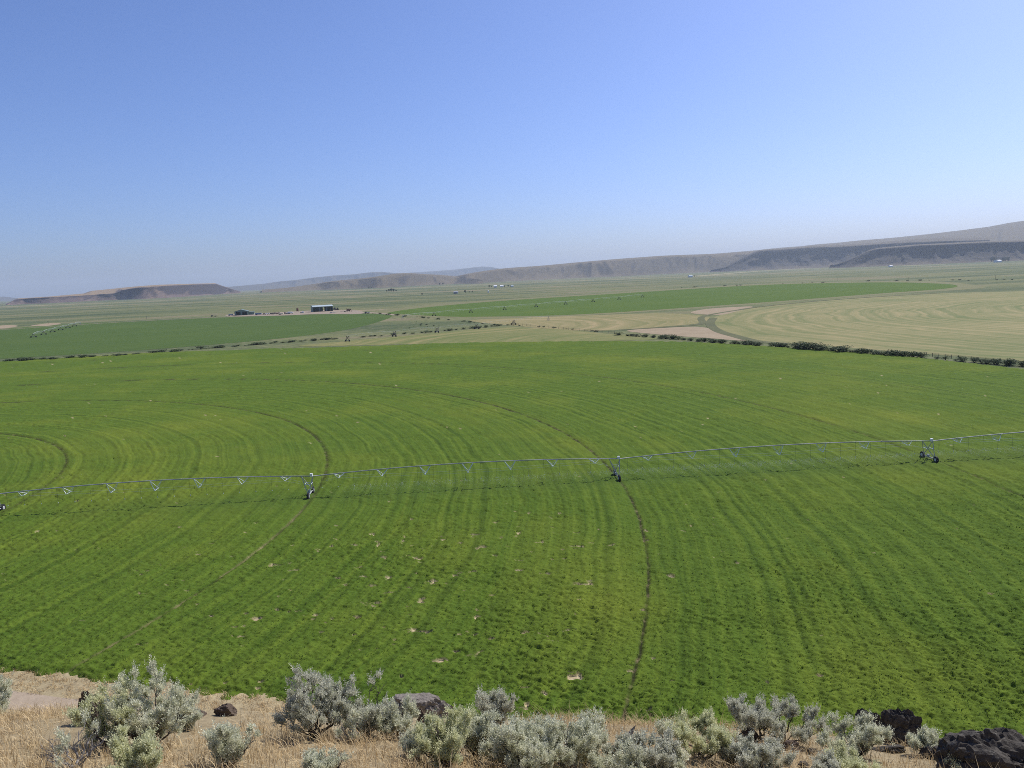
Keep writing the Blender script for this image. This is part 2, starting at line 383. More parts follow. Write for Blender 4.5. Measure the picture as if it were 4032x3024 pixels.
# ------------------------------------------------------------------ other fields, bare corners, tracks
def sheet(name, pix, mat, label, z=.05, n=10):
    P = catmull([gnd(*p) for p in pix], n, True)
    o = mesh_obj(name, [(p[0], p[1], z) for p in P], [tuple(range(len(P)))], mat)
    if o.data.polygons[0].normal.z < 0: o.data.flip_normals()
    return tag(o, label, kind='structure')
def ribbon(name, pts, width, mat, label, z=.09, n=10, jit=.0):
    P = catmull(pts, n); L, Rr = [], []
    for i, p in enumerate(P):
        d = P[min(i+1, len(P)-1)]-P[max(i-1, 0)]; d /= np.linalg.norm(d)+1e-9; nn = V(-d[1], d[0])
        w = width*(1+jit*(random.random()-.5)); L.append(p+nn*w/2); Rr.append(p-nn*w/2)
    m = len(P); v = [(p[0], p[1], z) for p in L+Rr]
    return tag(mesh_obj(name, v, [(i, m+i, m+i+1, i+1) for i in range(m-1)], mat), label, kind='structure')
sheet('green_field', [(1541, 1247), (1500, 1236), (1200, 1239), (880, 1250), (300, 1275), (0, 1297), (-500, 1345), (-700, 1400), (-300, 1428), (0, 1413),
      (500, 1383), (1000, 1343), (1300, 1309), (1450, 1279)], M['alfalfa_left'], 'dark green round field in front of the green sheds')
sheet('pale_field_margin', [(1440, 1232), (1520, 1243), (1900, 1252), (2300, 1242), (3000, 1196), (3500, 1158), (3800, 1140), (3860, 1126), (3600, 1107),
      (3000, 1117), (2400, 1153), (2000, 1177), (1700, 1200), (1540, 1216)], mat_soil('margin_grass', (.14, .15, .065), (.22, .20, .095), .03), 'pale grassy rim round the far green field', .04)
sheet('green_field', [(1530, 1231), (1600, 1238), (1750, 1246), (1900, 1247), (2300, 1237), (3000, 1191), (3500, 1153), (3700, 1139), (3770, 1127), (3700, 1117),
      (3450, 1112), (3000, 1122), (2400, 1158), (2000, 1183), (1700, 1208)], M['alfalfa_mid'], 'long green round field with an irrigator, far side of the valley', .07)
sheet('stubble_field', [(4500, 1120), (4032, 1146), (3700, 1156), (3300, 1181), (3000, 1209), (2850, 1237), (2796, 1266), (2830, 1299), (2960, 1340), (3200, 1358),
      (4032, 1424), (4600, 1475), (4900, 1300)], M['stubble_right'], 'large tan mown field with curved swaths at the right')
sheet('stubble_field', [(1850, 1262), (2100, 1250), (2400, 1239), (2600, 1234), (2740, 1240), (2800, 1254), (2755, 1273), (2600, 1287), (2430, 1300),
      (2250, 1300), (2050, 1285)], M['stubble_mid'], 'smaller tan mown field beside the long green field')
sheet('stubble_field', [(1180, 1364), (1400, 1340), (1700, 1313), (1960, 1290), (2200, 1297), (2430, 1318), (2600, 1335), (2200, 1346), (1700, 1353)],
      M['stubble_near'], 'yellowish stubble strip beyond the bright green field', .06)
sheet('bare_ground', [(2470, 1302), (2640, 1290), (2760, 1288), (2850, 1310), (2960, 1342), (2800, 1333), (2600, 1318)], M['bare'], 'triangle of bare pinkish soil between mown fields', .08)
sheet('bare_ground', [(2720, 1232), (2790, 1216), (2960, 1207), (2900, 1226), (2830, 1240)], M['bare'], 'small pinkish bare corner under the long green field', .08)
sheet('bare_ground', [(120, 1283), (200, 1272), (240, 1275), (180, 1284)], M['bare'], 'small pink bare patch behind the left irrigator', .08)
sheet('bare_ground', [(-60, 1290), (30, 1280), (70, 1284), (10, 1294)], M['bare'], 'pink bare patch at the left edge behind the green field', .08)
for pix, w, lab in (([(2440, 1299), (2640, 1287), (2760, 1275), (2770, 1246), (2900, 1222), (3020, 1205), (3300, 1179), (3700, 1154)], 5, 'dark grassy track curving round the large tan field'),
               ([(2810, 1252), (2796, 1275), (2826, 1302), (2900, 1325), (2985, 1345), (3100, 1353)], 6, 'dark track round the tip of the large tan field')):
    ribbon('farm_track', [gnd(*p) for p in pix], w, M['track'], lab, .10+.02*(w == 6))
ribbon('farm_road', [gnd(*p) for p in [(0, 1299), (400, 1273), (800, 1251), (920, 1246), (1250, 1231), (1420, 1229), (1560, 1241)]], 7, M['yard'], 'pale gravel road along the back of the green field', .11)
sheet('gravel_yard', [(900, 1246), (1100, 1243), (1250, 1237), (1420, 1236), (1400, 1222), (1250, 1222), (1050, 1232), (920, 1236)], M['yard'], 'gravel yard round the green sheds', .13)
for pix, w, lab in (([(0, 1208), (500, 1190), (1000, 1162), (1700, 1128)], 60, 'pale strip of dry grass crossing the far plain'),
                    ([(1500, 1140), (1800, 1126), (2100, 1112), (2600, 1094), (2900, 1080)], 90, 'pale dry strip at the foot of the ridge'),
                    ([(2750, 1086), (3050, 1064), (3350, 1048), (3700, 1043)], 80, 'tan strip below the headlands')):
    ribbon('dry_strip', [gnd(*p) for p in pix], w, mat_soil('dry_grass_strip', (.27, .24, .12), (.40, .33, .18), .01), lab, .06)
# road and verge at the foot of the slope
ed = lambda x, o: V(x, float(field_near_edge(x))-o)
ribbon('road_verge', [ed(x, 5.2) for x in range(-130, 41, 10)], 13.5, M['verge'], 'straw covered verge below the green field', .015, jit=.0)
ribbon('dirt_road', [ed(x, 4.4) for x in range(-130, 41, 10)], 2.6, M['road'], 'pinkish dirt road at the foot of the slope', .03, jit=.12)
ribbon('dirt_road', [ed(x, 7.6) for x in range(-130, 41, 10)], 2.0, M['road'], 'second wheel lane of the dirt road nearer the slope', .03, jit=.12)

# ------------------------------------------------------------------ hills
def ridge(name, cols, run1, run2, mat, label, rnd=False, cap=7500, D=None, cliff=.28, rough=1.0, seed=0, step=6, back=3000):
    xs = [c[0] for c in cols]; X = np.arange(xs[0], xs[-1]+1, step, dtype=float)
    yb, yr, yt = [np.interp(X, xs, [c[k] for c in cols]) for k in (1, 2, 3)]
    if rnd: k = np.ones(13)/13; yr, yt = [np.convolve(np.pad(q, 6, 'edge'), k, 'valid') for q in (yr, yt)]
    def dirs(y):
        d = RN @ np.stack([(X-2016)/FPX, -(y-1512)/FPX, -np.ones_like(X)]); h = np.hypot(d[0], d[1]); return d[0]/h, d[1]/h, d[2]/h
    _, _, sb = dirs(yb); db = np.where(sb < -1e-5, np.minimum(cap, -H/np.minimum(sb, -1e-5)), cap) if not D else np.full_like(X, D)
    k = np.ones(9)/9; db = np.convolve(np.pad(db, 4, 'edge'), k, 'valid')
    ux, uy, sr = dirs(yr); _, _, st = dirs(yt)
    zr = np.maximum(H + sr*(db+run1), 1.0); zt = np.maximum(H + st*(db+run1+run2), zr+.5)
    run1 = np.full_like(X, run1) if rnd or D else np.clip(zr*2.0, 60, run1)
    zr = np.maximum(H + sr*(db+run1), 1.0); S = np.linspace(0, 1, 40); rows = []
    for s in S:
        cl = cliff*np.clip((zr-25)/80, .1, 1); zf = (1-cl)*(s/.86)**1.3 if s < .86 else (1-cl) + cl*((s-.86)/.14)**.6
        if rnd: zf = math.sin(math.pi/2*s)**1.25
        sl = X + s*90*(fbm(X*.01, 0*X+seed, seed+31)-.5)*2          # spurs lean a little
        spur = np.abs(fbm(sl*.011, 0*X+s*.6+seed, seed, 3)-.5)*2.2; gul = np.abs(fbm(sl*.045, 0*X+s*1.4+seed, seed+5, 3)-.5)
        w = rough*run1*math.sin(math.pi*min(s, .97))*(.50*spur + .28*gul)
        zz = zr*zf*(1 + rough*(.16*(fbm(sl*.07, 0*X+s*6, seed+4, 4)-.5))*(1 if s < .86 else .0))
        if s > .86: w = w + run1*.05*rough*(fbm(X*.12, 0*X+s*3, seed+8)-.5)
        rows.append(np.stack([ux*(db+run1*s+w), uy*(db+run1*s+w), zz-(2.0 if s == 0 else 0)], 1))
    for s in (.15, .3, .5, .7, .85, 1.0):
        dd = db+run1+run2*s; rows.append(np.stack([ux*dd, uy*dd, zr+(zt-zr)*s], 1))
    for s in (.3, .65, 1.0):
        dd = db+run1+run2+back*s; rows.append(np.stack([ux*dd, uy*dd, zt*(1-s)-2.0*s], 1))
    A = np.array(rows); n, m = A.shape[:2]
    return tag(np_mesh(name, A.reshape(-1, 3), grid_faces(n, m), mat, smooth=True), label, kind='structure')
ridge('mountain', [(-700, 1206, 1178, 1176), (-200, 1206, 1168, 1166), (0, 1200, 1169, 1168), (30, 1200, 1169, 1168), (48, 1200, 1173, 1172), (66, 1200, 1174, 1173), (90, 1200, 1181, 1180), (140, 1200, 1186, 1186), (400, 1190, 1170, 1170)],
      1500, 600, M['mountain'], 'faint blue mountain at the far left edge', D=16000, cliff=.1, seed=3, rough=.6)
ridge('mountain', [(850, 1140, 1134, 1133), (893, 1140, 1131, 1130), (1038, 1140, 1118, 1117), (1108, 1140, 1108, 1107), (1170, 1140, 1103, 1102), (1234, 1140, 1094, 1093), (1310, 1130, 1086, 1085), (1393, 1130, 1081, 1080), (1440, 1130, 1075, 1074), (1471, 1130, 1072, 1071), (1509, 1130, 1072, 1071), (1572, 1130, 1077, 1076), (1680, 1120, 1080, 1079), (1900, 1110, 1090, 1090)],
      1800, 700, M['mountain'], 'long hazy blue mountain left of centre', D=13500, cliff=.1, seed=5, rough=.7)
ridge('mountain', [(1540, 1130, 1079, 1078), (1616, 1120, 1074, 1073), (1705, 1120, 1069, 1068), (1794, 1110, 1062, 1061), (1844, 1110, 1056, 1055), (1870, 1110, 1052, 1052), (1901, 1110, 1050, 1049), (1933, 1110, 1052, 1051), (1965, 1110, 1058, 1057), (2060, 1100, 1066, 1066), (2200, 1100, 1080, 1080)],
      1500, 600, M['mountain'], 'farthest deep blue mountain peak at the centre', D=18500, cliff=.1, seed=6, rough=.5, back=1200)
ridge('ridge', [(2800, 1040, 1010, 1000), (2982, 1040, 989, 985), (3079, 1040, 978, 974), (3140, 1040, 974, 971), (3221, 1040, 964, 961), (3300, 1040, 957, 956), (3377, 1035, 949, 947), (3506, 1030, 940, 937), (3636, 1020, 928, 924), (3798, 1010, 910, 905), (3927, 1000, 893, 888), (3940, 1000, 888, 882), (4032, 1000, 875, 869), (4300, 990, 845, 838), (4900, 960, 790, 780)],
      3600, 500, M['ridge'], 'high sloping plateau rising at the right edge', D=7700, cliff=.05, seed=8, rough=.06, rnd=True)
ridge('ridge', [(1640, 1124, 1112, 1111), (1700, 1122, 1106, 1104), (1768, 1119, 1096, 1094), (1851, 1117, 1078, 1075), (1965, 1110, 1061, 1058), (2040, 1106, 1055, 1052), (2123, 1102, 1051, 1047), (2249, 1096, 1039, 1035), (2376, 1091, 1028, 1024), (2450, 1088, 1024, 1018), (2534, 1083, 1017, 1012), (2600, 1077, 1011, 1007), (2729, 1068, 1006, 1002), (2859, 1060, 1003, 998), (2960, 1055, 996, 989), (3100, 1050, 990, 980), (3250, 1045, 1010, 1005)],
      700, 500, M['ridge'], 'long rounded brown ridge across the middle', cap=7300, cliff=.1, seed=11, rnd=True, rough=.55)
ridge('ridge', [(1030, 1143, 1142, 1141), (1120, 1143, 1135, 1134), (1215, 1143, 1123, 1122), (1300, 1141, 1110, 1107), (1395, 1137, 1102, 1099), (1490, 1134, 1092, 1088), (1530, 1132, 1084, 1081), (1553, 1131, 1080, 1077), (1604, 1127, 1077, 1074), (1642, 1125, 1080, 1077), (1700, 1122, 1084, 1081), (1756, 1120, 1085, 1082), (1770, 1118, 1088, 1087), (1900, 1117, 1100, 1100)],
      480, 350, M['ridge'], 'low brown hill in front of the blue mountains', cap=6000, cliff=.08, seed=14, rnd=True, rough=.6)
ridge('ridge', [(2800, 1064, 1063, 1063), (2859, 1060, 1052, 1052), (2891, 1058, 1034, 1033), (2937, 1057, 1012, 1011), (2969, 1056, 996, 995), (2995, 1055, 988, 987), (3040, 1053, 985, 984), (3105, 1050, 981, 980), (3183, 1047, 975, 973), (3312, 1042, 971, 968), (3442, 1041, 963, 959), (3571, 1038, 955, 949), (3701, 1034, 950, 941), (3900, 1025, 945, 940)],
      800, 700, M['headland'], 'steep dark headland with a rimrock edge right of centre', cap=6900, cliff=.30, seed=17)
ridge('ridge', [(3270, 1044, 1043, 1043), (3299, 1043, 1040, 1040), (3364, 1043, 1015, 1014), (3416, 1042, 990, 989), (3455, 1041, 980, 979), (3584, 1037, 970, 968), (3603, 1036, 967, 966), (3733, 1032, 962, 960), (3895, 1026, 954, 952), (4032, 1019, 951, 948), (4300, 1005, 938, 934), (4900, 975, 905, 900)],
      650, 600, M['headland'], 'dark flat-topped headland at the right edge', cap=5600, cliff=.34, seed=19)
ridge('mesa', [(24, 1202, 1201, 1201), (57, 1200, 1181, 1180), (70, 1199, 1177, 1175), (190, 1194, 1170, 1168), (329, 1187, 1163, 1156), (361, 1185, 1160, 1146), (455, 1181, 1154, 1137), (480, 1180, 1143, 1134), (545, 1178, 1132, 1128), (633, 1174, 1126, 1122), (760, 1166, 1120, 1118), (848, 1160, 1118, 1116), (870, 1158, 1125, 1124), (900, 1155, 1134, 1133), (950, 1151, 1150, 1150)],
      420, 900, M['mesa'], 'flat-topped mesa with dark rimrock at the left', cap=6600, cliff=.26, seed=23, rough=.8)

# ------------------------------------------------------------------ near hillside
YR = 12.0
RIMPX = [(-700, 2815), (-300, 2812), (0, 2812), (600, 2805), (1100, 2805), (1500, 2815), (2000, 2842), (2450, 2872), (2900, 2893), (3300, 2903), (3700, 2940), (4032, 2975), (4500, 3000), (5200, 3010)]
_rx, _rz = [], []
for p in RIMPX:
    d = ray(*p); _rx.append(d[0]/d[1]*YR); _rz.append(d[2]/d[1]*YR)
def hill_z(x, y):
    x = np.asarray(x, float); y = np.asarray(y, float)
    zr = np.interp(x, _rx, _rz)
    for dx in (-1.2, 1.2): zr = zr + np.interp(x+dx, _rx, _rz)
    zr /= 3
    yy = np.clip(y, -3, YR)
    z = zr + .44*(YR-yy) - .05*np.sin(np.clip(yy, 0, YR)/YR*math.pi)
    z = np.where(y < 0, np.maximum(z, -1.75), z); z = np.minimum(z, -1.62)
    over = np.clip(y-YR, 0, None)
    z = z - (.52*over + .20*over*np.clip(over/4, 0, 1))
    n = .20*(fbm(x*.55, y*.55, 91)-.5) + .07*(fbm(x*2.6, y*2.6, 92)-.5)
    return np.maximum(H + z + n, -.5)
def hit_hill(px, py):
    d = ray(px, py); t = np.arange(2.0, 40, .01); P = np.array([0, 0, H]) + t[:, None]*d
    P = P[P[:, 1] < YR+1.2]; c = P[:, 2] - hill_z(P[:, 0], P[:, 1])
    i = int(np.argmax(c <= 0)) if (c <= 0).any() else int(np.argmin(c[len(c)//2:]))+len(c)//2
    p = P[i].copy(); p[2] = hill_z(p[0], p[1]); return p
xa = np.concatenate([np.linspace(-60, -13, 30)[:-1], np.linspace(-13, 13, 230), np.linspace(13, 60, 30)[1:]])
ya = np.concatenate([np.linspace(-25, 3, 20)[:-1], np.linspace(3, 15, 130), np.linspace(15, 62, 70)[1:]])
X, Y = np.meshgrid(xa, ya); Z = hill_z(X, Y)
tag(np_mesh('hillside', np.stack([X.ravel(), Y.ravel(), Z.ravel()], 1), grid_faces(len(ya), len(xa)), M['hill_soil'], smooth=True),
    'dry sandy hillside in the foreground', kind='structure')

# ------------------------------------------------------------------ pivot irrigators
def irrigator(pts, label, group, near=False, hmul=1.0, base_z=.05, thin=.10):
    """pts: pivot point and towers, world xy. near: full trusses, drop hoses, wheels with rims."""
    o3 = V(pts[0][0], pts[0][1], base_z); root = empty('pivot_irrigator', o3); tag(root, label, 'irrigator', group)
    P = [V(p[0]-o3[0], p[1]-o3[1], 0) for p in pts]; th = 3.55*hmul; bow = .8
    nside = 8 if near else 5; pr = .085 if near else thin
    up = V(0, 0, 1)
    for i in range(len(P)-1):
        a, b = P[i], P[i+1]; L = np.linalg.norm(b-a); u = (b-a)/L; w = V(-u[1], u[0], 0)
        pt = lambda s: a + u*s + up*(th + bow*4*(s/L)*(1-s/L))
        m = MB().tube([pt(L*k/24) for k in range(25)], pr, nside)
        if near:
            for k in range(1, 12): m.tube([pt(L*k/12-.05), pt(L*k/12+.05)], pr*1.4, 8)
        m.build('span_pipe', M['galv'] if near else M['galv_dull'], root, True)
        vis = lambda s: abs((a+u*s+o3)[0]/(a+u*s+o3)[1]) < .82
        nodes = {-1: [], 1: []}; n = 7; rs = .035 if near else thin*.3
        for k in range(n):
            s = L*(k+.62)/(n+.24); dep = [.62, 1.05, 1.4, 1.55, 1.4, 1.05, .62][k]
            for sd in (-1, 1): nodes[sd].append(pt(s) - up*dep + w*sd*.85)
            if not vis(s) and near: continue
            m = MB()
            for sd in (-1, 1):
                nd = nodes[sd][-1]; m.tube([pt(s-1.0), nd], rs, 5); m.tube([nd, pt(s+1.0)], rs, 5)
            m.tube([nodes[-1][-1], nodes[1][-1]], rs, 5)
            m.build('truss_strut', M['galv_bright'] if near else M['galv_dull'], root)
        ends = (pt(2.2)-up*.95, pt(L-2.2)-up*1.15)
        for sd in (-1, 1):
            m = MB(); ch = [ends[0]+w*sd*.5] + nodes[sd] + [ends[1]+w*sd*.5]
            m.tube(ch, .009 if near else thin*.12, 4); m.build('truss_rod', M['galv_bright'] if near else M['galv_dull'], root)
        if near:
            k = 1.4
            while k < L-.8:
                if vis(k):
                    q = pt(k); hm = MB().tube([q+up*.05, q+w*.18+up*.17, q+w*.3-up*.05, V(q[0]+.3*w[0], q[1]+.3*w[1], 1.45)], .014, 5)
                    h = hm.build('drop_hose', M['hose'], root)
                    MB().tube([V(q[0]+.3*w[0], q[1]+.3*w[1], 1.46), V(q[0]+.3*w[0], q[1]+.3*w[1], 1.30)], [.04, .07], 6).build('nozzle', M['nozzle'], h)
                k += 2.75
        # tower at b
        if near and not vis(L-1) and i: continue
        tw = empty('drive_tower', b); tw.parent = root
        ta, tb = -u*1.9 + up*(th+.10), up*(th); lr = .06 if near else .13; zb = .72; wb = 2.05
        for top, e in ((ta, 0), (tb, 1)):
            for sd in (-1, 1):
                MB().tube([top, -u*.55 + w*sd*(wb-.35) + up*zb], lr, 6).build('leg', M['galv'] if near else M['post'], tw)
        m = MB(); f = .45
        for sd in (-1, 1):
            lo = -u*.55 + w*sd*(wb-.35) + up*zb; m.tube([ta+(lo-ta)*f, tb+(lo-tb)*f], lr*.7, 5)
        for top in (ta, tb):
            l1, l2 = [-u*.55 + w*sd*(wb-.35) + up*zb for sd in (-1, 1)]; m.tube([top+(l1-top)*f, top+(l2-top)*f], lr*.7, 5)
        m.build('cross_brace', M['galv_bright'] if near else M['post'], tw)
        MB().tube([-u*.55 - w*(wb-.25) + up*.66, -u*.55 + w*(wb-.25) + up*.66], .10 if near else .14, 6).build('base_beam', M['galv'], tw)
        if near:
            MB().box(-u*.75+up*.95, (.35, .35, .45)).build('gearbox', M['grey_metal'], tw)
            MB().box(up*(th+.22)-u*.2, (.42, .34, .5)).build('control_box', M['white'], tw)
        for sd in (-1, 1):
            c = -u*.55 + w*sd*wb + up*.60
            MB().disc_wheel(c, u, .62, .36 if near else .5, 16).build('tyre', M['rubber'], tw)
            if near:
                m = MB().disc_wheel(c, u, .34, .40, 12); m.build('wheel_rim', M['rim'], tw)
    # pivot point frame
    m = MB()
    for sx, sy in ((-1, -1), (1, -1), (1, 1), (-1, 1)): m.tube([(sx*1.2, sy*1.2, -.05), (sx*.15, sy*.15, th)], .07, 5)
    m.tube([(0, 0, 0), (0, 0, th+.1)], .11, 6); m.build('pivot_post', M['galv'], root)
    return root
d31 = (math.cos(math.radians(3.1)), math.sin(math.radians(3.1)))
main_pts = [PIV] + [(PIV[0]+r*d31[0], PIV[1]+r*d31[1]) for r in (39.5, 91.8, 144.3, 197.6, 254.3, 307)]
irrigator(main_pts, 'long galvanised pivot irrigator spraying across the near green field', None, True)
grp = 'far pivot irrigators'
irrigator([gnd(*p) for p in [(1711-125, 1257), (1711, 1244), (1856, 1231), (1989, 1220), (2113, 1209), (2229, 1199), (2337, 1189), (2439, 1180), (2531, 1171)]],
          'pale irrigator line crossing the long green field', grp)
lp = gnd(132, 1329); ld = gnd(310, 1281)-lp; ld /= np.linalg.norm(ld)
irrigator([lp+ld*k*46 for k in (6, 5, 4, 3, 2, 1, 0)], 'pale irrigator seen end-on in the left dark green field', grp)
irrigator([gnd(*p) for p in [(2160, 1264), (2021, 1279), (1875, 1296), (1718, 1310), (1550, 1326), (1366, 1345)]], 'irrigator with dark wheels on the yellowish stubble strip', grp, base_z=.0, thin=.045)

# water spray: real droplets under the two right-hand spans
def spray():
    N = 24000
    al = np.concatenate([rng.uniform(150, 197, N//5), rng.uniform(197, 315, N)]); n = len(al)
    k = np.round(al/2.75)*2.75; rad = np.abs(rng.normal(0, 2.4, n)); a = rng.uniform(0, 2*np.pi, n)
    zz = 1.35 + .35*rng.uniform(-1, 1, n) - .045*rad**2*rng.uniform(.3, 1.2, n); zz = np.maximum(zz, .35)
    lx = k + rad*np.cos(a); ly = rad*np.sin(a) - .25
    c = np.stack([PIV[0] + lx*d31[0] - ly*d31[1], PIV[1] + lx*d31[1] + ly*d31[0], zz], 1)
    s = rng.uniform(.006, .014, n)[:, None]
    tet = np.array([(1, 1, 1), (1, -1, -1), (-1, 1, -1), (-1, -1, 1)], float)
    v = (c[:, None, :] + s[:, :, None]*tet[None]).reshape(-1, 3)
    f = (np.arange(n)*4)[:, None, None] + np.array([(0, 1, 2), (0, 3, 1), (0, 2, 3), (1, 3, 2)])[None]
    tag(np_mesh('water_spray', v, None, M['spray'], tris=f.reshape(-1, 3)), 'fine water spray under the near irrigator', 'spray', kind='stuff')
spray()

# ------------------------------------------------------------------ leafy shapes for rows of shrubs and far trees
def leaf_cloud(n, w, h, size, seed, lobes=7, z0=0.0):
    r = np.random.default_rng(seed); L = []
    for k in range(lobes):
        a = r.uniform(0, 6.28); q = r.uniform(0, .33)*w
        L.append((q*math.cos(a), q*math.sin(a), z0+r.uniform(.25, .72)*h, r.uniform(.22, .36)*w, r.uniform(.2, .34)*h))
    L = np.array(L)[r.integers(0, lobes, n)]
    d = r.normal(size=(n, 3)); d /= np.linalg.norm(d, axis=1)[:, None]; rr = r.uniform(.55, 1.05, n)[:, None]
    c = L[:, :3] + d*rr*np.stack([L[:, 3], L[:, 3], L[:, 4]], 1); c[:, 2] = np.maximum(c[:, 2], z0*.6+.03*h)
    u = r.normal(size=(n, 3)); u /= np.linalg.norm(u, axis=1)[:, None]; q = np.cross(u, r.normal(size=(n, 3))); q /= np.linalg.norm(q, axis=1)[:, None]
    s = size*r.uniform(.6, 1.3, n)[:, None]
    v = np.stack([c-u*s, c+q*s*.6, c+u*s, c-q*s*.6], 1).reshape(-1, 3)
    return v, np.arange(n*4).reshape(-1, 4), np.repeat(r.uniform(0, 1, n), 4)
def shrub_proto(w, h, seed, n, mat, name, trunk=.12, size=.2, z0=0.0):
    root = empty(name, (0, 0, -500))
    v, f, t = leaf_cloud(n, w, h, size, seed, z0=z0)
    np_mesh('crown', v, f, mat, root, attrs={'tint': t})
    m = MB(); r = random.Random(seed)
    for k in range(5):
        a = r.uniform(0, 6.28); q = r.uniform(.15, .35)*w
        m.tube([(0, 0, -.1), (q*.4*math.cos(a), q*.4*math.sin(a), h*.3), (q*math.cos(a), q*math.sin(a), h*.65)], [trunk, trunk*.7, trunk*.3], 5)
    m.build('trunk', M['trunk'], root); return root
def shrub_row(pix, n, hpx, wr, protos, label, group, catname, jit=2.0, skip=0.0, cat='shrub'):
    path = catmull([V(*p) for p in pix], 20); cum = np.concatenate([[0], np.cumsum([np.linalg.norm(path[i+1]-path[i]) for i in range(len(path)-1)])])
    xs = np.array([p[0] for p in path]); ys = np.array([p[1] for p in path])
    for k in range(n):
        if random.random() < skip: continue
        s = cum[-1]*min(max((k+.5+random.uniform(-1.2, 1.2))/n, 0), 1); px, py = np.interp(s, cum, xs), np.interp(s, cum, ys) + random.uniform(-.25, .25)*jit
        g0 = gnd(px, py); dist = math.hypot(g0[0], g0[1]); hh = np.interp(px, [c[0] for c in hpx], [c[1] for c in hpx])*random.choice((.45, .7, .85, 1.0, 1.1, 1.35))*random.uniform(.85, 1.15)*dist/FPX
        o = copy_tree(random.choice(protos)); o.name = catname
        o.location = (g0[0], g0[1], .0); o.rotation_euler = (0, 0, random.uniform(0, 6.28)); o.scale = (hh*wr*random.uniform(.85, 1.25),)*2 + (hh,)
        tag(o, label, cat, group)
def del_tree(o):
    for c in list(o.children): del_tree(c)
    bpy.data.objects.remove(o)
protos = [shrub_proto(1.0, 1.0, 100+k, 420, M['shrub'], 'shrub', .03, .055) for k in range(6)]
lowp = [shrub_proto(1.0, 1.0, 200+k, 160, M['shrub'], 'shrub', .03, .09) for k in range(4)]
treep = [shrub_proto(1.0, 1.0, 300+k, 260, M['far_tree'], 'tree', .03, .08, .15) for k in range(4)]
shrub_row([(2421, 1319), (2644, 1335), (2848, 1352), (3005, 1363)], 54, [(2421, 13), (3005, 14)], 2.3, protos, 'low dark shrub in the unbroken hedge below the pink bare triangle', 'hedge shrubs below the bare triangle', 'shrub')
shrub_row([(3040, 1366), (3122, 1372), (3318, 1387), (3474, 1399), (3640, 1409)], 46, [(3040, 14), (3100, 23), (3350, 20), (3600, 22)], 2.3, protos, 'tall rounded dark bush in the row between green and tan fields', 'tall bushes between the fields', 'shrub')
shrub_row([(3680, 1413), (3788, 1423), (3944, 1437), (4060, 1446)], 20, [(3660, 15), (3800, 18), (4032, 21)], 2.1, protos, 'dark bush among the gaps near the rail fence at the right edge', 'bushes near the rail fence', 'shrub', skip=.1)
shrub_row([(0, 1424), (170, 1417), (520, 1397), (850, 1370), (1250, 1339), (1500, 1323)], 92, [(0, 10), (1500, 6.5)], 4.2, lowp, 'small dark shrub in the long row behind the green field', 'low shrubs along the left ditch', 'shrub', skip=.18, jit=5)
shrub_row([(1500, 1323), (1760, 1303), (1950, 1285), (2000, 1281)], 30, [(1500, 6), (2000, 8)], 3.2, lowp, 'small dark shrub beyond the yellowish stubble strip', 'low shrubs beyond the stubble strip', 'shrub', jit=5)
shrub_row([(1435, 1232), (1600, 1246), (1790, 1263), (1990, 1283)], 34, [(1440, 5), (2000, 6.5)], 3.2, lowp, 'small dark shrub along the ditch by the left tip of the long green field', 'low shrubs along the middle ditch', 'shrub', jit=4, skip=.15)
shrub_row([(2000, 1281), (2200, 1293), (2420, 1313)], 16, [(2000, 5), (2420, 6)], 2.6, lowp, 'tiny shrub along the fence by the smaller tan field', 'tiny shrubs by the middle fence', 'shrub', jit=4, skip=.2)
shrub_row([(2600, 1136), (3000, 1120), (3400, 1108), (3900, 1103), (4032, 1100)], 26, [(2600, 3.5), (4032, 4)], 3.4, lowp, 'tiny dark shrub behind the long green field', 'shrubs behind the long green field', 'shrub', jit=5, skip=.2)
shrub_row([(1560, 1286), (1640, 1290), (1700, 1275), (1620, 1272), (1780, 1290)], 14, [(1500, 4), (1800, 4)], 2.0, lowp, 'tiny bush scattered on the rough triangle right of the dark field', 'bushes on the rough triangle', 'shrub', jit=20)
def far_tree(px, py, hpx, label, group, wr=1.0):
    g0 = gnd(px, py); hh = hpx*math.hypot(*g0)/FPX; o = copy_tree(random.choice(treep)); o.name = 'tree'
    o.location = (g0[0], g0[1], 0); o.rotation_euler = (0, 0, random.uniform(0, 6)); o.scale = (hh*wr, hh*wr, hh); tag(o, label, 'tree', group)
for px, py, hp in ((1927, 1132, 9), (1935, 1132, 6), (1986, 1131, 7), (2001, 1130, 8), (2010, 1130, 6)): far_tree(px, py, hp, 'far tree round the white farmhouse at the centre', 'trees of the centre farmstead')
for px, py, hp in ((1523, 1149, 6), (1531, 1148, 10), (1540, 1148, 12), (1549, 1148, 11), (1560, 1148, 7)): far_tree(px, py, hp, 'far tree in the dark clump under the low brown hill', 'clump of trees under the low hill', 1.2)
for px, py, hp in ((1452, 1137, 8), (1462, 1136, 7)): far_tree(px, py, hp, 'far tree of the pair at the foot of the low brown hill', 'pair of trees at the hill foot')
for px, py, hp in ((1732, 1123, 8), (1744, 1122, 9)): far_tree(px, py, hp, 'far tree of the pair below the long ridge', 'pair of trees below the ridge')
for px, py, hp in ((1832, 1154, 11), (1848, 1152, 5), (1860, 1151, 6)): far_tree(px, py, hp, 'far tree beside the grey roofed barn', 'trees by the grey barn')
far_tree(1662, 1163, 8, 'lone far tree on the plain left of the grey barn', None)
for px, py, hp in ((3178, 1046, 8), (3188, 1045, 11), (3198, 1044, 10)): far_tree(px, py, hp, 'far tree in the clump below the dark headland', 'trees below the headland', 1.3)
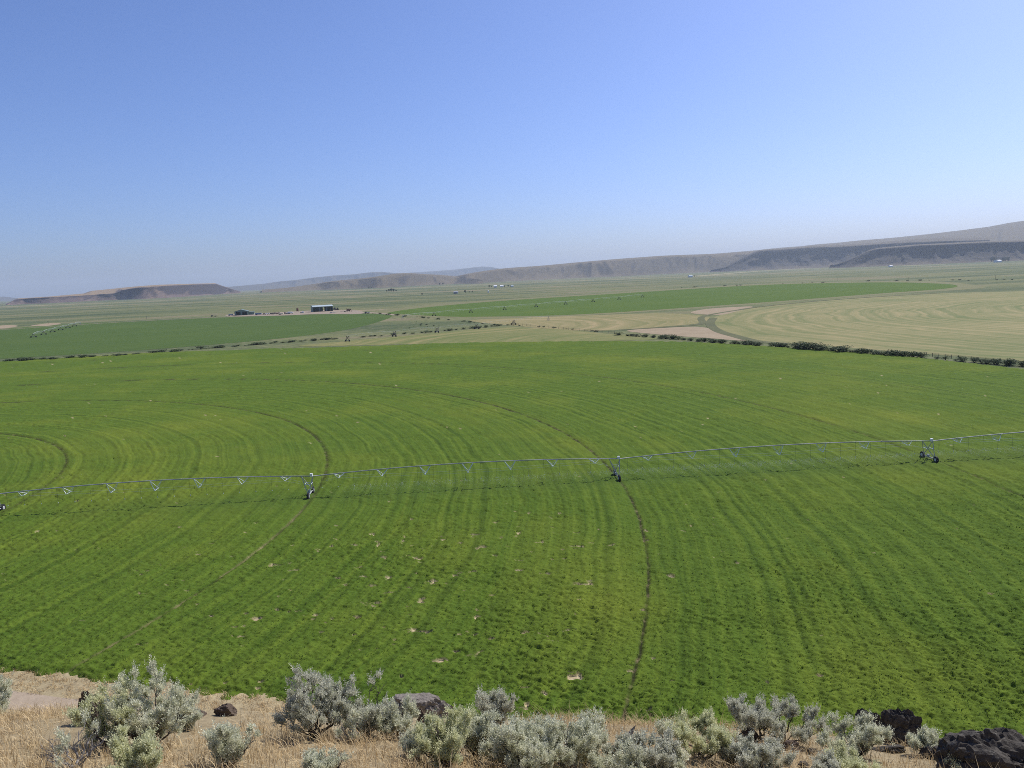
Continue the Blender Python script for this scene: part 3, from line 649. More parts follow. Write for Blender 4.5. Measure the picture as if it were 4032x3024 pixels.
for px, py, hp in ((3904, 1031, 15), (3914, 1031, 17), (3924, 1031, 12), (3948, 1030, 13), (3958, 1030, 15), (3970, 1029, 13)): far_tree(px, py, hp, 'far tree round the white house at the right edge', 'trees of the right farmstead')
for px, py, hp in ((2722, 1090, 4), (2734, 1090, 5), (2744, 1090, 4)): far_tree(px, py, hp, 'small far tree beside the white farm building below the ridge', 'trees beside the white farm building')
for px, py, hp in ((1135, 1152, 0), ): pass
for o in protos+lowp+treep: del_tree(o)
bpy.context.view_layer.update()

# ------------------------------------------------------------------ fences and poles
def fence(pix, n, h, rails, label):
    a, b = gnd(*pix[0]), gnd(*pix[1]); root = empty('rail_fence', (a[0], a[1], 0)); tag(root, label, 'fence')
    d = b-a
    for k in range(n):
        q = d*k/(n-1); MB().box((q[0], q[1], h/2), (.13, .13, h)).build('post', M['post'], root)
    for z in rails: MB().tube([(0, 0, z), (d[0], d[1], z)], .035, 5).build('rail', M['post'], root)
fence([(3600, 1398), (4060, 1440)], 18, 1.4, (.6, 1.25), 'grey wooden rail fence behind the bushes at the right')
fence([(2010, 1279), (2420, 1315)], 22, 1.6, (.7, 1.3), 'thin fence between the stubble strip and the smaller tan field')
def pole(px, py, hpx, label, group=None):
    g0 = gnd(px, py); h = hpx*math.hypot(*g0)/FPX; root = empty('utility_pole', (g0[0], g0[1], 0)); tag(root, label, 'pole', group)
    MB().tube([(0, 0, -.2), (0, 0, h)], [.2, .14], 6).build('post', M['post'], root); MB().box((0, 0, h*.92), (2.2, .18, .18)).build('crossarm', M['post'], root)
for px, py, hp in ((3299, 1108, 13), (3578, 1108, 14), (3919, 1100, 13)): pole(px, py, hp, 'thin utility pole standing behind the long green field', 'poles behind the long green field')
pole(190, 1276, 9, 'thin pole standing at the pink patch behind the left irrigator')
pole(578, 1257, 12, 'thin pole on the road left of the green sheds')
pole(2021, 1282, 13, 'dark post at the corner of the yellowish stubble strip')

# ------------------------------------------------------------------ sheds and yard things
def at(px, py, rz=0.0, name='thing'):
    g0 = gnd(px, py); return empty(name, (g0[0], g0[1], .14), rz)
def gable(root, L, Dp, hw, hr, wall, roof, openings=(), t=.25):
    """ridge along local y, front gable at y=-Dp/2; openings: (x0,x1,top) in the front wall"""
    xs = sorted({-L/2, L/2, *[o[0] for o in openings], *[o[1] for o in openings]})
    rz = lambda x: hw+(hr-hw)*(1-abs(x)/(L/2))
    for a, b in zip(xs[:-1], xs[1:]):
        z0 = 0
        for o in openings:
            if o[0] <= a and b <= o[1]: z0 = o[2]
        pts = [a] + ([0.0] if a < 0 < b else []) + [b]
        poly = [(a, z0), (b, z0)] + [(x, rz(x)-.02) for x in pts[::-1]]; n = len(poly)
        v = [(x, -Dp/2, z) for x, z in poly] + [(x, -Dp/2+t, z) for x, z in poly]
        MB().add(v, [tuple(range(n)), tuple(range(n, 2*n))[::-1]] + [(i, n+i, n+(i+1) % n, (i+1) % n) for i in range(n)]).build('front_wall', wall, root)
    poly = [(-L/2, 0), (L/2, 0), (L/2, hw), (0, hr-.02), (-L/2, hw)]; v = [(x, Dp/2-t, z) for x, z in poly] + [(x, Dp/2, z) for x, z in poly]
    MB().add(v, [tuple(range(5)), tuple(range(5, 10))[::-1]] + [(i, 5+i, 5+(i+1) % 5, (i+1) % 5) for i in range(5)]).build('back_wall', wall, root)
    for sd in (-1, 1): MB().box((sd*(L/2-t/2), 0, hw/2-.05), (t-.01, Dp-2*t-.01, hw-.1)).build('side_wall', wall, root)
    for sd in (-1, 1):
        e = .5; v = []
        for y in (-Dp/2-e, Dp/2+e):
            x2 = sd*(L/2+e); z2 = hw-(hr-hw)*e/(L/2)
            v += [(0, y, hr), (x2, y, z2), (x2, y, z2+.18), (0, y, hr+.18)]
        MB().add(v, [(0, 1, 2, 3), (7, 6, 5, 4), (0, 4, 5, 1), (1, 5, 6, 2), (2, 6, 7, 3), (3, 7, 4, 0)]).build('roof_panel', roof, root)
# gabled green shed with lean-to
r = at(944, 1242, math.radians(14), 'machine_shed'); r.location.y += 9
tag(r, 'green gabled shed with two dark open doorways and a lean-to', 'shed')
gable(r, 17.5, 17, 5.2, 7.6, M['green_wall'], M['green_roof'], [(-6.7, -1.0, 4.6), (1.2, 7.4, 4.6)])
MB().box((12.6, 2.0, 1.7), (7.0, 10, 3.4)).build('lean_to', M['green_wall'], r)
MB().add([(8.9, -3.4, 4.6), (17.0, -3.4, 3.5), (17.0, 7.4, 3.5), (8.9, 7.4, 4.6), (8.9, -3.4, 4.75), (17.0, -3.4, 3.65), (17.0, 7.4, 3.65), (8.9, 7.4, 4.75)],
         [(3, 2, 1, 0), (4, 5, 6, 7), (0, 1, 5, 4), (1, 2, 6, 5), (2, 3, 7, 6), (3, 0, 4, 7)]).build('lean_to_roof', M['green_roof'], r)
# open-fronted shed with a pale roof
r = at(1262, 1227, math.radians(22), 'open_shed'); r.location.y += 9
tag(r, 'long open-fronted green shed with a pale metal roof', 'shed')
L, Dp, hw = 27.0, 20.0, 6.6
MB().box((-L/2+.15, 0, hw/2), (.3, Dp, hw)).build('end_wall', M['green_wall'], r)
MB().box((L/2-.15, 0, hw/2), (.3, Dp, hw)).build('end_wall', M['green_wall'], r)
MB().box((-5.2, Dp/2-.15, hw/2), (L-11.2, .3, hw)).build('back_wall', M['green_wall'], r)
MB().box((9.0, Dp/2-.15, hw/2), (8.2, .28, hw)).build('back_wall', M['green_wall'], r)
for x in (-4.5, 4.5): MB().box((x, -Dp/2+.3, hw/2), (.35, .35, hw)).build('post', M['grey_metal'], r)
MB().box((0, -Dp/2+.12, hw-.35), (L-.7, .2, .7)).build('fascia', M['green_wall'], r)
for sd in (-1, 1):
    y2 = sd*(Dp/2+.6); v = []
    for x in (-L/2-.5, L/2+.5): v += [(x, 0, hw+1.7), (x, y2, hw+.05), (x, y2, hw+.25), (x, 0, hw+1.9)]
    MB().add(v, [(0, 1, 2, 3), (7, 6, 5, 4), (0, 4, 5, 1), (1, 5, 6, 2), (2, 6, 7, 3), (3, 7, 4, 0)]).build('roof_panel', M['pale_roof'], r)
for x in (-L/2+.15, L/2-.15):
    MB().add([(x-.14, -Dp/2, hw), (x-.14, Dp/2, hw), (x-.14, 0, hw+1.6), (x+.14, -Dp/2, hw), (x+.14, Dp/2, hw), (x+.14, 0, hw+1.6)],
             [(0, 1, 2), (5, 4, 3), (0, 3, 4, 1), (1, 4, 5, 2), (2, 5, 3, 0)]).build('gable_wall', M['green_wall'], r)

def wheels(root, xs, w, r=.45):
    for x in xs:
        for sd in (-1, 1): MB().disc_wheel((x, sd*w/2, r), (0, 1, 0), r, .3, 12).build('wheel', M['rubber'], root)
def truck(px, py, rz, body, load, label, L=7.5, box_h=0.0, group=None):
    r = at(px, py, rz, 'truck'); tag(r, label, 'truck', group); w = 2.2
    MB().box((0, 0, .75), (L, w*.45, .3)).build('chassis', M['dark_paint'], r)
    m = MB(); x1 = L/2; m.add([(x1, -w/2, .6), (x1-2.2, -w/2, .6), (x1-2.2, w/2, .6), (x1, w/2, .6), (x1, -w/2, 1.4), (x1-.9, -w/2, 1.5), (x1-2.2, -w/2, 1.5), (x1, w/2, 1.4), (x1-.9, w/2, 1.5), (x1-2.2, w/2, 1.5),
           (x1-1.2, -w/2*.9, 2.3), (x1-2.2, -w/2*.9, 2.3), (x1-1.2, w/2*.9, 2.3), (x1-2.2, w/2*.9, 2.3)],
          [(0, 1, 2, 3), (0, 3, 7, 4), (4, 7, 8, 5), (5, 8, 12, 10), (10, 12, 13, 11), (0, 4, 5, 6, 1), (3, 2, 9, 8, 7), (5, 10, 11, 6), (8, 9, 13, 12), (1, 6, 11, 13, 9, 2)]); m.build('cab', body, r)
    MB().add([(x1-.88, -w/2*.8, 1.56), (x1-.88, w/2*.8, 1.56), (x1-1.15, w/2*.76, 2.22), (x1-1.15, -w/2*.76, 2.22)], [(0, 1, 2, 3)]).build('windscreen', M['glass'], r)
    MB().box((-1.15, 0, 1.05), (L-2.5, w, .2)).build('flatbed', load, r)
    if box_h: MB().box((-1.15, 0, 1.16+box_h/2), (L-2.7, w*.96, box_h)).build('cargo_box', load, r)
    wheels(r, (x1-1.2, -L/2+1.0, -L/2+2.2), w)
    return r
truck(842, 1247, math.radians(185), M['dark_paint'], M['dark_paint'], 'dark flatbed truck parked left of the gabled shed')
truck(1144, 1236, math.radians(5), M['white'], M['white'], 'white box truck parked left of the open shed', 7, 1.5)
truck(1190, 1233, math.radians(-10), M['white'], M['white'], 'low white flatbed truck in front of the open shed', 5.5)
truck(1446, 1235, math.radians(170), M['dark_paint'], M['grey_metal'], 'dark truck by the ditch right of the sheds', 6)
def trailer(px, py, rz, L, h, mat, label, group=None, cat='trailer', top=None):
    r = at(px, py, rz, 'trailer'); tag(r, label, cat, group); w = 2.4
    MB().box((0, 0, .8), (L, w, .25)).build('deck', M['dark_paint'], r)
    if h:
        m = MB(); n = 8; prof = [(-w/2, .93), (w/2, .93)] + [(w/2*math.cos(math.pi*k/n), .93+h*.6+h*.4*math.sin(math.pi*k/n)) for k in range(n+1)]
        q = len(prof); v = [(x, y, z) for x in (-L/2+.2, L/2-.2) for y, z in prof]
        m.add(v, [tuple(range(q))[::-1], tuple(range(q, 2*q))] + [(i, (i+1) % q, q+(i+1) % q, q+i) for i in range(q)]); m.build('body', mat, r)
    MB().tube([(L/2, 0, .8), (L/2+1.3, 0, .6)], .1, 5).build('drawbar', M['dark_paint'], r); wheels(r, (-L/4, -L/4-1.0), w, .4)
trailer(909, 1243, .1, 6, 1.4, M['grey_metal'], 'grey trailer beside the left wall of the gabled shed')
trailer(1018, 1241, .05, 8.5, 2.0, M['blue_paint'], 'long blue-grey tank trailer right of the gabled shed')
trailer(1108, 1239, .0, 6, 1.2, M['cream'], 'cream trailer in the middle of the machinery row')
trailer(1352, 1228, math.pi, 6, .0, M['dark_paint'], 'dark flat trailer beside the rusty machine')
trailer(1310, 1233, .1, 7, .35, M['white'], 'low white trailer on the gravel right of the open shed')
def implement(px, py, rz, mat, label, w, h, group):
    r = at(px, py, rz, 'farm_implement'); tag(r, label, 'implement', group)
    MB().box((0, 0, .85), (w, .3, .3)).tube([(0, .1, .85), (0, -2.2, .6)], .1, 5).build('toolbar', mat, r)
    m = MB()
    for k in range(5):
        x = -w/2+w*(k+.5)/5; m.tube([(x, 0, .8), (x, .3, h), (x, .5, .15)], .09, 5)
    m.build('tines', mat, r); MB().box((0, .1, h*.75), (w*.55, .9, h*.45)).build('hopper', mat, r); wheels(r, (-w/2+.3, w/2-.3), 1.2, .42)
random.seed(21)
grp = 'machinery row between the sheds'
for k, (px, m) in enumerate([(1040, 'dark_paint'), (1049, 'white'), (1058, 'white'), (1067, 'dark_paint'), (1075, 'dark_paint'), (1083, 'dark_paint'), (1091, 'rust'), (1099, 'dark_paint'), (1122, 'dark_paint'), (1131, 'blue_paint')]):
    lab = {'dark_paint': 'dark farm implement in the machinery row between the sheds', 'white': 'white farm implement near the left end of the machinery row',
           'rust': 'rusty farm implement in the machinery row between the sheds', 'blue_paint': 'blue-grey farm implement at the right end of the machinery row'}[m]
    implement(px, 1240-(px-1040)*.03-random.uniform(0, 2.5), random.uniform(-.5, .5), M[m], lab, random.uniform(2.6, 3.4), random.uniform(1.7, 2.6), grp)
r = at(1172, 1229, 0, 'feed_bin'); tag(r, 'tall brown bin standing left of the open shed', 'bin')
m = MB(); m.tube([(0, 0, 1.2), (0, 0, 1.8), (0, 0, 5.0), (0, 0, 5.9)], [.5, 1.5, 1.5, .4], 12); m.build('tank', M['rust'], r)
for sx, sy in ((-1, -1), (1, -1), (1, 1), (-1, 1)): MB().tube([(sx, sy, 0), (sx, sy, 1.9)], .1, 5).build('leg', M['rust'], r)
def tractor(px, py, rz, mat, label, s=1.0, group=None):
    r = at(px, py, rz, 'tractor'); tag(r, label, 'tractor', group); r.scale = (s, s, s)
    MB().box((1.2, 0, 1.3), (2.4, .9, .9)).build('hood', mat, r); MB().box((-.5, 0, 1.2), (1.6, 1.2, .7)).build('chassis', mat, r)
    MB().box((-.6, 0, 2.2), (1.4, 1.4, 1.3)).build('cab', M['glass'], r); MB().box((-.6, 0, 2.93), (1.6, 1.6, .14)).build('cab_roof', mat, r)
    for sd in (-1, 1):
        MB().disc_wheel((-.8, sd*1.0, .9), (0, 1, 0), .9, .5, 14).build('rear_wheel', M['rubber'], r); MB().disc_wheel((1.7, sd*.8, .55), (0, 1, 0), .55, .35, 12).build('front_wheel', M['rubber'], r)
    MB().tube([(1.4, .2, 1.7), (1.4, .2, 2.7)], .06, 6).build('exhaust', M['dark_paint'], r)
tractor(1317, 1220, 2.6, M['dark_paint'], 'dark tractor just right of the open shed', 1.1)
tractor(1328, 1221, 2.9, M['dark_paint'], 'second dark tractor from the open shed, nearer the rusty machine', 1.1)
r = at(1372, 1227, .2, 'combine_harvester'); tag(r, 'bulky rusty brown machine right of the open shed', 'machine')
MB().add([(-2.6, -1.4, .9), (2.2, -1.4, .9), (2.2, 1.4, .9), (-2.6, 1.4, .9), (-2.2, -1.4, 3.4), (1.6, -1.4, 3.6), (1.6, 1.4, 3.6), (-2.2, 1.4, 3.4)],
         [(3, 2, 1, 0), (4, 5, 6, 7), (0, 1, 5, 4), (1, 2, 6, 5), (2, 3, 7, 6), (3, 0, 4, 7)]).build('body', M['rust'], r)
MB().box((2.9, 0, 2.4), (1.3, 1.6, 1.7)).build('cab', M['rust'], r); MB().box((4.3, 0, .6), (1.2, 4.2, .8)).build('header', M['rust'], r)
MB().tube([(-1, 1.5, 3.3), (-2.5, 2.2, 3.9)], .2, 8).build('unloading_pipe', M['rust'], r); wheels(r, (1.6, -1.8), 2.6, .75)
# far farm buildings
def house(px, py, L, Dp, hw, hr, wall, roof, label, rz=math.pi/2, cat='building', group=None):
    r = at(px, py, rz, 'farm_building'); tag(r, label, cat, group); gable(r, L, Dp, hw, hr, M[wall], M[roof])
    for x in (-L*.25, L*.2): MB().box((x, -Dp/2-.03, hw*.5), (L*.12, .1, hw*.45)).build('window', M['glass'], r)
house(1951, 1132, 17, 12, 5, 8, 'white', 'white', 'white farmhouse among trees at the centre of the plain')
house(1976, 1130, 22, 12, 4.5, 7, 'white', 'white', 'long white barn right of the far farmhouse')
house(2017, 1129, 9, 9, 3.5, 5.5, 'white', 'pale_roof', 'small pale hut right of the far farmhouse trees')
house(1795, 1156, 26, 10, 3.6, 5.2, 'blue_paint', 'grey_metal', 'low blue-grey barn on the plain under the long ridge')
house(2718, 1092, 30, 14, 7, 10, 'white', 'pale_roof', 'white farm building below the right half of the ridge')
house(3506, 1051, 26, 14, 7, 10, 'white', 'white', 'white barn between the two dark headlands')
house(3746, 1033, 22, 14, 6, 9, 'white', 'white', 'tiny white house at the foot of the right headland')
house(3928, 1033, 42, 18, 9, 13, 'white', 'white', 'white roofed house among trees near the right edge')
g0 = gnd(1923, 1152); r = empty('silo', (*g0, 0)); tag(r, 'white silo standing on the plain below the centre farmhouse', 'silo')
MB().tube([(0, 0, 0), (0, 0, 4.6)], 1.9, 14).build('tank', M['white'], r); MB().tube([(0, 0, 4.6), (0, 0, 5.6)], [1.95, .2], 14).build('dome', M['pale_roof'], r)

# ------------------------------------------------------------------ foreground: sagebrush
def add_leaves(S, r, lscale=1.0, k=15):
    """S: arrays of sprig base, direction, length -> leaf quads"""
    b = np.array([s[0] for s in S]); d = np.array([s[1] for s in S]); L = np.array([s[2] for s in S]); n = len(S)
    d /= np.linalg.norm(d, axis=1)[:, None]
    tint = np.clip(r.normal(.5, .22, n), 0, 1)
    s = np.tile(np.linspace(.05, 1.0, k), (n, 1)) + r.uniform(-.03, .03, (n, k)); ang = np.arange(k)[None]*2.4 + r.uniform(0, 6.28, (n, 1))
    u = np.cross(d, r.normal(size=(n, 3))); u /= np.linalg.norm(u, axis=1)[:, None]; w = np.cross(d, u)
    rad = np.cos(ang)[..., None]*u[:, None] + np.sin(ang)[..., None]*w[:, None]
    c = b[:, None] + d[:, None]*(s*L[:, None])[..., None] + rad*(.006*lscale)
    ld = d[:, None]*r.uniform(.5, 1.1, (n, k))[..., None] + rad*r.uniform(.45, .95, (n, k))[..., None]*(1.15-.7*s)[..., None]
    ld /= np.linalg.norm(ld, axis=2)[..., None]
    ll = lscale*r.uniform(.022, .040, (n, k))*(1.1-.45*s); side = np.cross(ld, rad + r.normal(size=(n, k, 3))*.5); side /= np.linalg.norm(side, axis=2)[..., None]+1e-9
    wv = side*(ll*.27)[..., None]; mid = c + ld*(ll*.55)[..., None]; tip = c + ld*ll[..., None]
    v = np.stack([c, mid+wv, tip, mid-wv], 2).reshape(-1, 3)
    return v, np.arange(len(v)).reshape(-1, 4), np.repeat(np.clip(tint[:, None]+r.normal(0, .12, (n, k)), 0, 1).ravel(), 4)
def sagebrush(pos, w, h, seed, label, leaf='sage', leafy=1.0, stems=8, name='sagebrush', open_=0.0, lean=(0, 0), wood='bark', spread=1.0):
    r = np.random.default_rng(seed); root = empty(name, pos); tag(root, label, 'bush', None)
    m = MB(); S = []
    for i in range(stems):
        az = 6.283*(i+r.uniform(-.35, .35))/stems; q = math.sqrt(r.uniform(.03, 1.0))*spread
        tip = V(math.cos(az)*q*w/2+lean[0], math.sin(az)*q*w/2*.9+lean[1], h*(.92-.42*q*q)*r.uniform(.82, 1.08))
        p = V(r.normal(0, .03), r.normal(0, .03), -.06); pts = [p.copy()]; nseg = 7
        for k in range(1, nseg+1):
            f = k/nseg; tgt = V(tip[0]*f**.8, tip[1]*f**.8, tip[2]*(f**1.15))
            pts.append(tgt + r.normal(0, .035, 3)*(1-f*.4)*min(1, h))
        sl = leafy*(.08 if r.uniform() < .16 else r.uniform(.75, 1.0)); r0 = .020*h**.6*r.uniform(.8, 1.3); m.tube(pts, [r0*(1-.8*k/nseg) for k in range(nseg+1)], 5, False)
        for j in range(int(10*max(.6, h**.4))):
            f = r.uniform(.14+open_*.38, 1.0); a = f*nseg; k = min(int(a), nseg-1); b = pts[k]+(pts[k+1]-pts[k])*(a-k)
            out = V(b[0], b[1], 0); no = np.linalg.norm(out)+1e-6; out /= no
            dr = out*r.uniform(.1, .9) + V(*r.normal(0, .55, 2), r.uniform(.25, 1.1)); dr /= np.linalg.norm(dr); ln = h*r.uniform(.14, .30)
            e1 = b + dr*ln*.5 + r.normal(0, .012, 3); e2 = b + dr*ln + V(0, 0, ln*.12)
            m.tube([b, e1, e2], [r0*.35, r0*.24, r0*.10], 4, False)
            for q2 in range(3):
                g = r.uniform(.3, 1.0); bb = b+(e2-b)*g; d2 = dr + r.normal(0, .5, 3) + V(0, 0, .55); d2 /= np.linalg.norm(d2); l2 = h*r.uniform(.06, .14)
                ee = bb+d2*l2; m.tube([bb, ee], [r0*.14, r0*.06], 3, False)
                if r.uniform() < sl:
                    for q3 in range(11):
                        gg = r.uniform(.05, 1.05); dd = d2*.5 + V(0, 0, .85) + r.normal(0, .26, 3); S.append((bb+d2*l2*gg+r.normal(0, .018, 3), dd, r.uniform(.05, .10)+(.07*r.uniform() if gg > .8 else 0)))
    m.build('branches', M[wood], root)
    if S:
        v, f, t = add_leaves(S, r, 1.0, 12 if h > .4 else 10); np_mesh('foliage', v, f, M[leaf], root, attrs={'tint': t})
    return root
def place(px, py, wpx, hpx, seed, label, **kw):
    p = hit_hill(px, py); dist = np.linalg.norm(p-[0, 0, H]); s = dist/FPX*1.02
    return sagebrush(p, wpx*s*.86, hpx*s*.80, seed, label, **kw)
place(600, 2935, 250, 285, 1, 'tallest silvery sagebrush at the left with upright plumes', stems=9)
place(440, 2950, 270, 225, 2, 'bushy sagebrush left of the tallest one, in front of the dark rock', leaf='sage_yellow', stems=8)
place(545, 3055, 240, 150, 3, 'low pale sagebrush at the foot of the tallest one', leaf='sage_yellow', stems=7)
place(290, 3030, 230, 170, 4, 'tangle of bare grey twigs left of the tallest sagebrush', leafy=.04, wood='dead_wood', name='dead_shrub', stems=10)
place(905, 3015, 190, 160, 5, 'small half-bare sagebrush alone in the dry grass', leafy=.45, stems=8)
place(-15, 2830, 120, 130, 6, 'sagebrush cut off by the left edge', stems=6)
place(1245, 2905, 260, 280, 7, 'large dark-stemmed sagebrush left of the flat grey boulder', leaf='sage_grey', leafy=.8, stems=10, open_=.5)
place(1440, 2890, 250, 225, 8, 'grey sagebrush between the dark-stemmed one and the boulder', leaf='sage_grey', leafy=.8, stems=9, open_=.4)
place(1570, 2905, 190, 165, 9, 'pale sagebrush right below the flat grey boulder', stems=7)
place(1755, 3015, 230, 215, 10, 'broad yellowish sagebrush below the flat boulder', leaf='sage_yellow', stems=10)
place(1880, 2985, 200, 165, 31, 'yellow-green sagebrush under the rounded grey one', leaf='sage', stems=8)
place(1955, 2865, 165, 160, 11, 'rounded grey sagebrush standing alone against the green field', leaf='sage_grey', stems=8)
place(2060, 3060, 260, 230, 12, 'wide silvery sagebrush at the bottom centre', stems=10)
place(2215, 3030, 270, 235, 13, 'tall silvery sagebrush left of the grey stump', stems=10, leaf='sage')
place(2340, 2925, 160, 110, 14, 'low sagebrush just left of the grey stump', stems=7)
place(2430, 3065, 190, 130, 32, 'low pale sagebrush at the bottom edge below the stump', stems=7)
place(2560, 3045, 200, 160, 15, 'greyish sagebrush right of the stump at the bottom edge', leaf='sage_grey', stems=8)
place(2615, 2905, 60, 50, 16, 'very small silvery sage right of the stump', stems=5)
place(1985, 3010, 170, 130, 41, 'low silvery sagebrush filling the gap under the rounded grey one', stems=7)
place(2130, 2975, 190, 140, 42, 'silvery sagebrush behind the two at the bottom centre', stems=8)
place(2310, 3010, 170, 140, 43, 'pale sagebrush just below and left of the stump', stems=8)
place(1640, 2985, 150, 120, 44, 'low pale sagebrush below the brown upright rock', leaf='sage', stems=7)
place(2450, 2990, 130, 70, 45, 'small grey sage in front of the stump', leaf='sage_grey', stems=6)
place(1380, 2915, 170, 120, 46, 'leafless grey tangle between the two dark-stemmed sagebrush', leafy=.15, wood='dead_wood', name='dead_shrub', stems=9)
place(1325, 3045, 90, 115, 17, 'small bare dark twiggy shrub in the dry grass', leafy=.03, name='dead_shrub', stems=8)
place(1255, 3060, 130, 80, 18, 'low pale sage at the bottom edge beside the twiggy shrub', stems=6)
place(2760, 2990, 230, 170, 19, 'open sagebrush with dark spreading branches and a yellowish crown', leaf='sage_yellow', leafy=.75, open_=.8, stems=9)
place(2985, 2918, 200, 155, 20, 'left half of the twisted pair of sagebrush with thick trunks', leaf='sage_grey', leafy=.75, open_=1.0, stems=7, lean=(-.12, 0))
place(3075, 2922, 240, 150, 21, 'right half of the twisted pair of sagebrush, leaning right', leaf='sage_grey', leafy=.75, open_=1.0, stems=8, lean=(.16, 0))
place(2985, 3045, 210, 135, 22, 'greyish sagebrush below the twisted pair at the bottom edge', leaf='sage_grey', stems=8)
place(3370, 2985, 240, 150, 23, 'spreading sagebrush left of the black rock pair', leaf='sage', stems=10)
place(3345, 3060, 170, 105, 24, 'bright yellow-green low sage at the bottom below the black rocks', leaf='sage_yellow', stems=8)
place(3655, 2972, 115, 80, 25, 'small pale rounded sage between black rocks and the big boulder', leaf='sage', stems=7)
place(3775, 3055, 140, 70, 26, 'low yellow-green sage in front of the big black boulder', leaf='sage_yellow', stems=7)
place(2660, 3050, 110, 90, 27, 'small sage under the open yellowish one', stems=6)
place(2880, 3010, 100, 75, 28, 'low grey sage between the open and twisted ones', leaf='sage_grey', stems=6)
place(740, 2870, 130, 80, 29, 'low sagebrush right behind the tallest one', leaf='sage', stems=6)
place(3250, 3060, 110, 60, 30, 'tiny sage at the bottom right of the twisted pair', leaf='sage_grey', stems=6)
# weathered stump
p = hit_hill(2462, 2955); r = empty('tree_stump', p); tag(r, 'weathered grey forked stump among the sagebrush', 'stump')
MB().tube([(0, 0, -.08), (.02, 0, .06), (.05, .02, .17), (.10, .02, .27), (.16, .03, .36)], [.06, .05, .045, .03, .004], 8).build('trunk', M['dead_wood'], r, True)
MB().tube([(.03, 0, .1), (.09, -.03, .15), (.15, -.03, .17)], [.03, .02, .008], 6).build('limb', M['dead_wood'], r, True)
MB().tube([(0, 0, .02), (-.08, -.02, .08), (-.13, -.02, .13)], [.04, .025, .006], 6).build('limb', M['dead_wood'], r, True)
MB().tube([(0, 0, .02), (.05, -.08, .0), (.09, -.14, -.05)], [.04, .025, .01], 6).build('root', M['dead_wood'], r, True)

# ------------------------------------------------------------------ rocks
def rock(px, py, wpx, hpx, dep, seed, label, mat='basalt', sub=5, cuts=14, rz=0.0, flat=0.0):
    import bmesh
    p = hit_hill(px, py); s = np.linalg.norm(p-[0, 0, H])/FPX
    bm = bmesh.new(); bmesh.ops.create_icosphere(bm, subdivisions=sub, radius=1.0); r = np.random.default_rng(seed)
    v = np.array([q.co[:] for q in bm.verts])
    for k in range(cuts):
        n = r.normal(size=3); n /= np.linalg.norm(n); dd = r.uniform(.55, .85); e = v@n - dd; v = v - np.clip(e, 0, None)[:, None]*n*.96
    nn = v/np.linalg.norm(v, axis=1)[:, None]
    a = fbm(v[:, 0]*2.3+v[:, 2]*1.7+seed, v[:, 1]*2.3-v[:, 2]*1.3, seed, 5)-.5; b = np.abs(fbm(v[:, 0]*5+v[:, 2]*4, v[:, 1]*5+v[:, 2]*3+seed, seed+5, 3)-.5)
    c = fbm(v[:, 0]*13+v[:, 2]*11, v[:, 1]*13-v[:, 2]*12, seed+8, 3)-.5
    lay = np.abs(((v[:, 2]*3.1+a*1.3) % 1)-.5)                      # layered, cracked ledges
    v = v + nn*(.30*a - .25*b + .10*c - .07*(lay < .08))[:, None]
    if flat: zc = v[:, 2].max()*flat + .05*a; v[:, 2] = np.where(v[:, 2] > zc, zc + .12*(v[:, 2]-zc), v[:, 2])
    hw = (v[:, 0].max()-v[:, 0].min()); hh = v[:, 2].max(); v *= [wpx*s/hw, dep/hw*1.0, hpx*s*1.15/max(hh, .1)*.9]
    for q, co in zip(bm.verts, v): q.co = co
    me = bpy.data.meshes.new('basalt_rock'); bm.to_mesh(me); bm.free(); me.materials.append(M[mat])
    o = link('basalt_rock', me); o.location = p; o.rotation_euler = (0, 0, rz); tag(o, label, 'rock'); return o
rock(3935, 3050, 400, 150, 1.0, 3, 'big black boulder in the bottom right corner')
rock(3412, 2905, 92, 98, .3, 5, 'left black rock of the jagged pair at the right', cuts=18)
rock(3548, 2932, 138, 118, .35, 8, 'right black rock of the jagged pair, the larger one', cuts=18)
rock(1668, 2815, 225, 84, .6, 12, 'flat grey boulder standing against the green field', 'basalt_pale', flat=.6, cuts=22)
rock(1672, 2856, 70, 66, .25, 13, 'brown upright rock under the flat grey boulder', 'basalt_brown', 4)
rock(365, 2852, 120, 115, .3, 15, 'dark brown rock behind the left sagebrush', 'basalt_brown', 4)
rock(750, 2822, 120, 40, .3, 16, 'low dark brown rock on the rim right of the tallest sagebrush', 'basalt_brown', 4)
rock(893, 2816, 80, 38, .25, 17, 'small dark rock on the rim above the half-bare sagebrush', 'basalt_brown', 4)
rock(3165, 3024, 40, 22, .15, 18, 'small black stone at the bottom below the twisted pair', 'basalt', 3)
rock(3190, 2972, 30, 22, .12, 19, 'little dark stone right of the twisted pair', 'basalt', 3)
rock(3705, 2990, 150, 50, .5, 20, 'low black ledge at the left foot of the big boulder', 'basalt', 4)
rock(3105, 2955, 90, 35, .25, 21, 'brown rock at the foot of the twisted sagebrush pair', 'basalt_brown', 4)
rock(2950, 2915, 80, 50, .25, 22, 'brown rock behind the trunk of the twisted pair', 'basalt_brown', 4)
rock(3505, 2962, 120, 24, .3, 23, 'low broken ledge below the jagged black pair', 'basalt', 4)

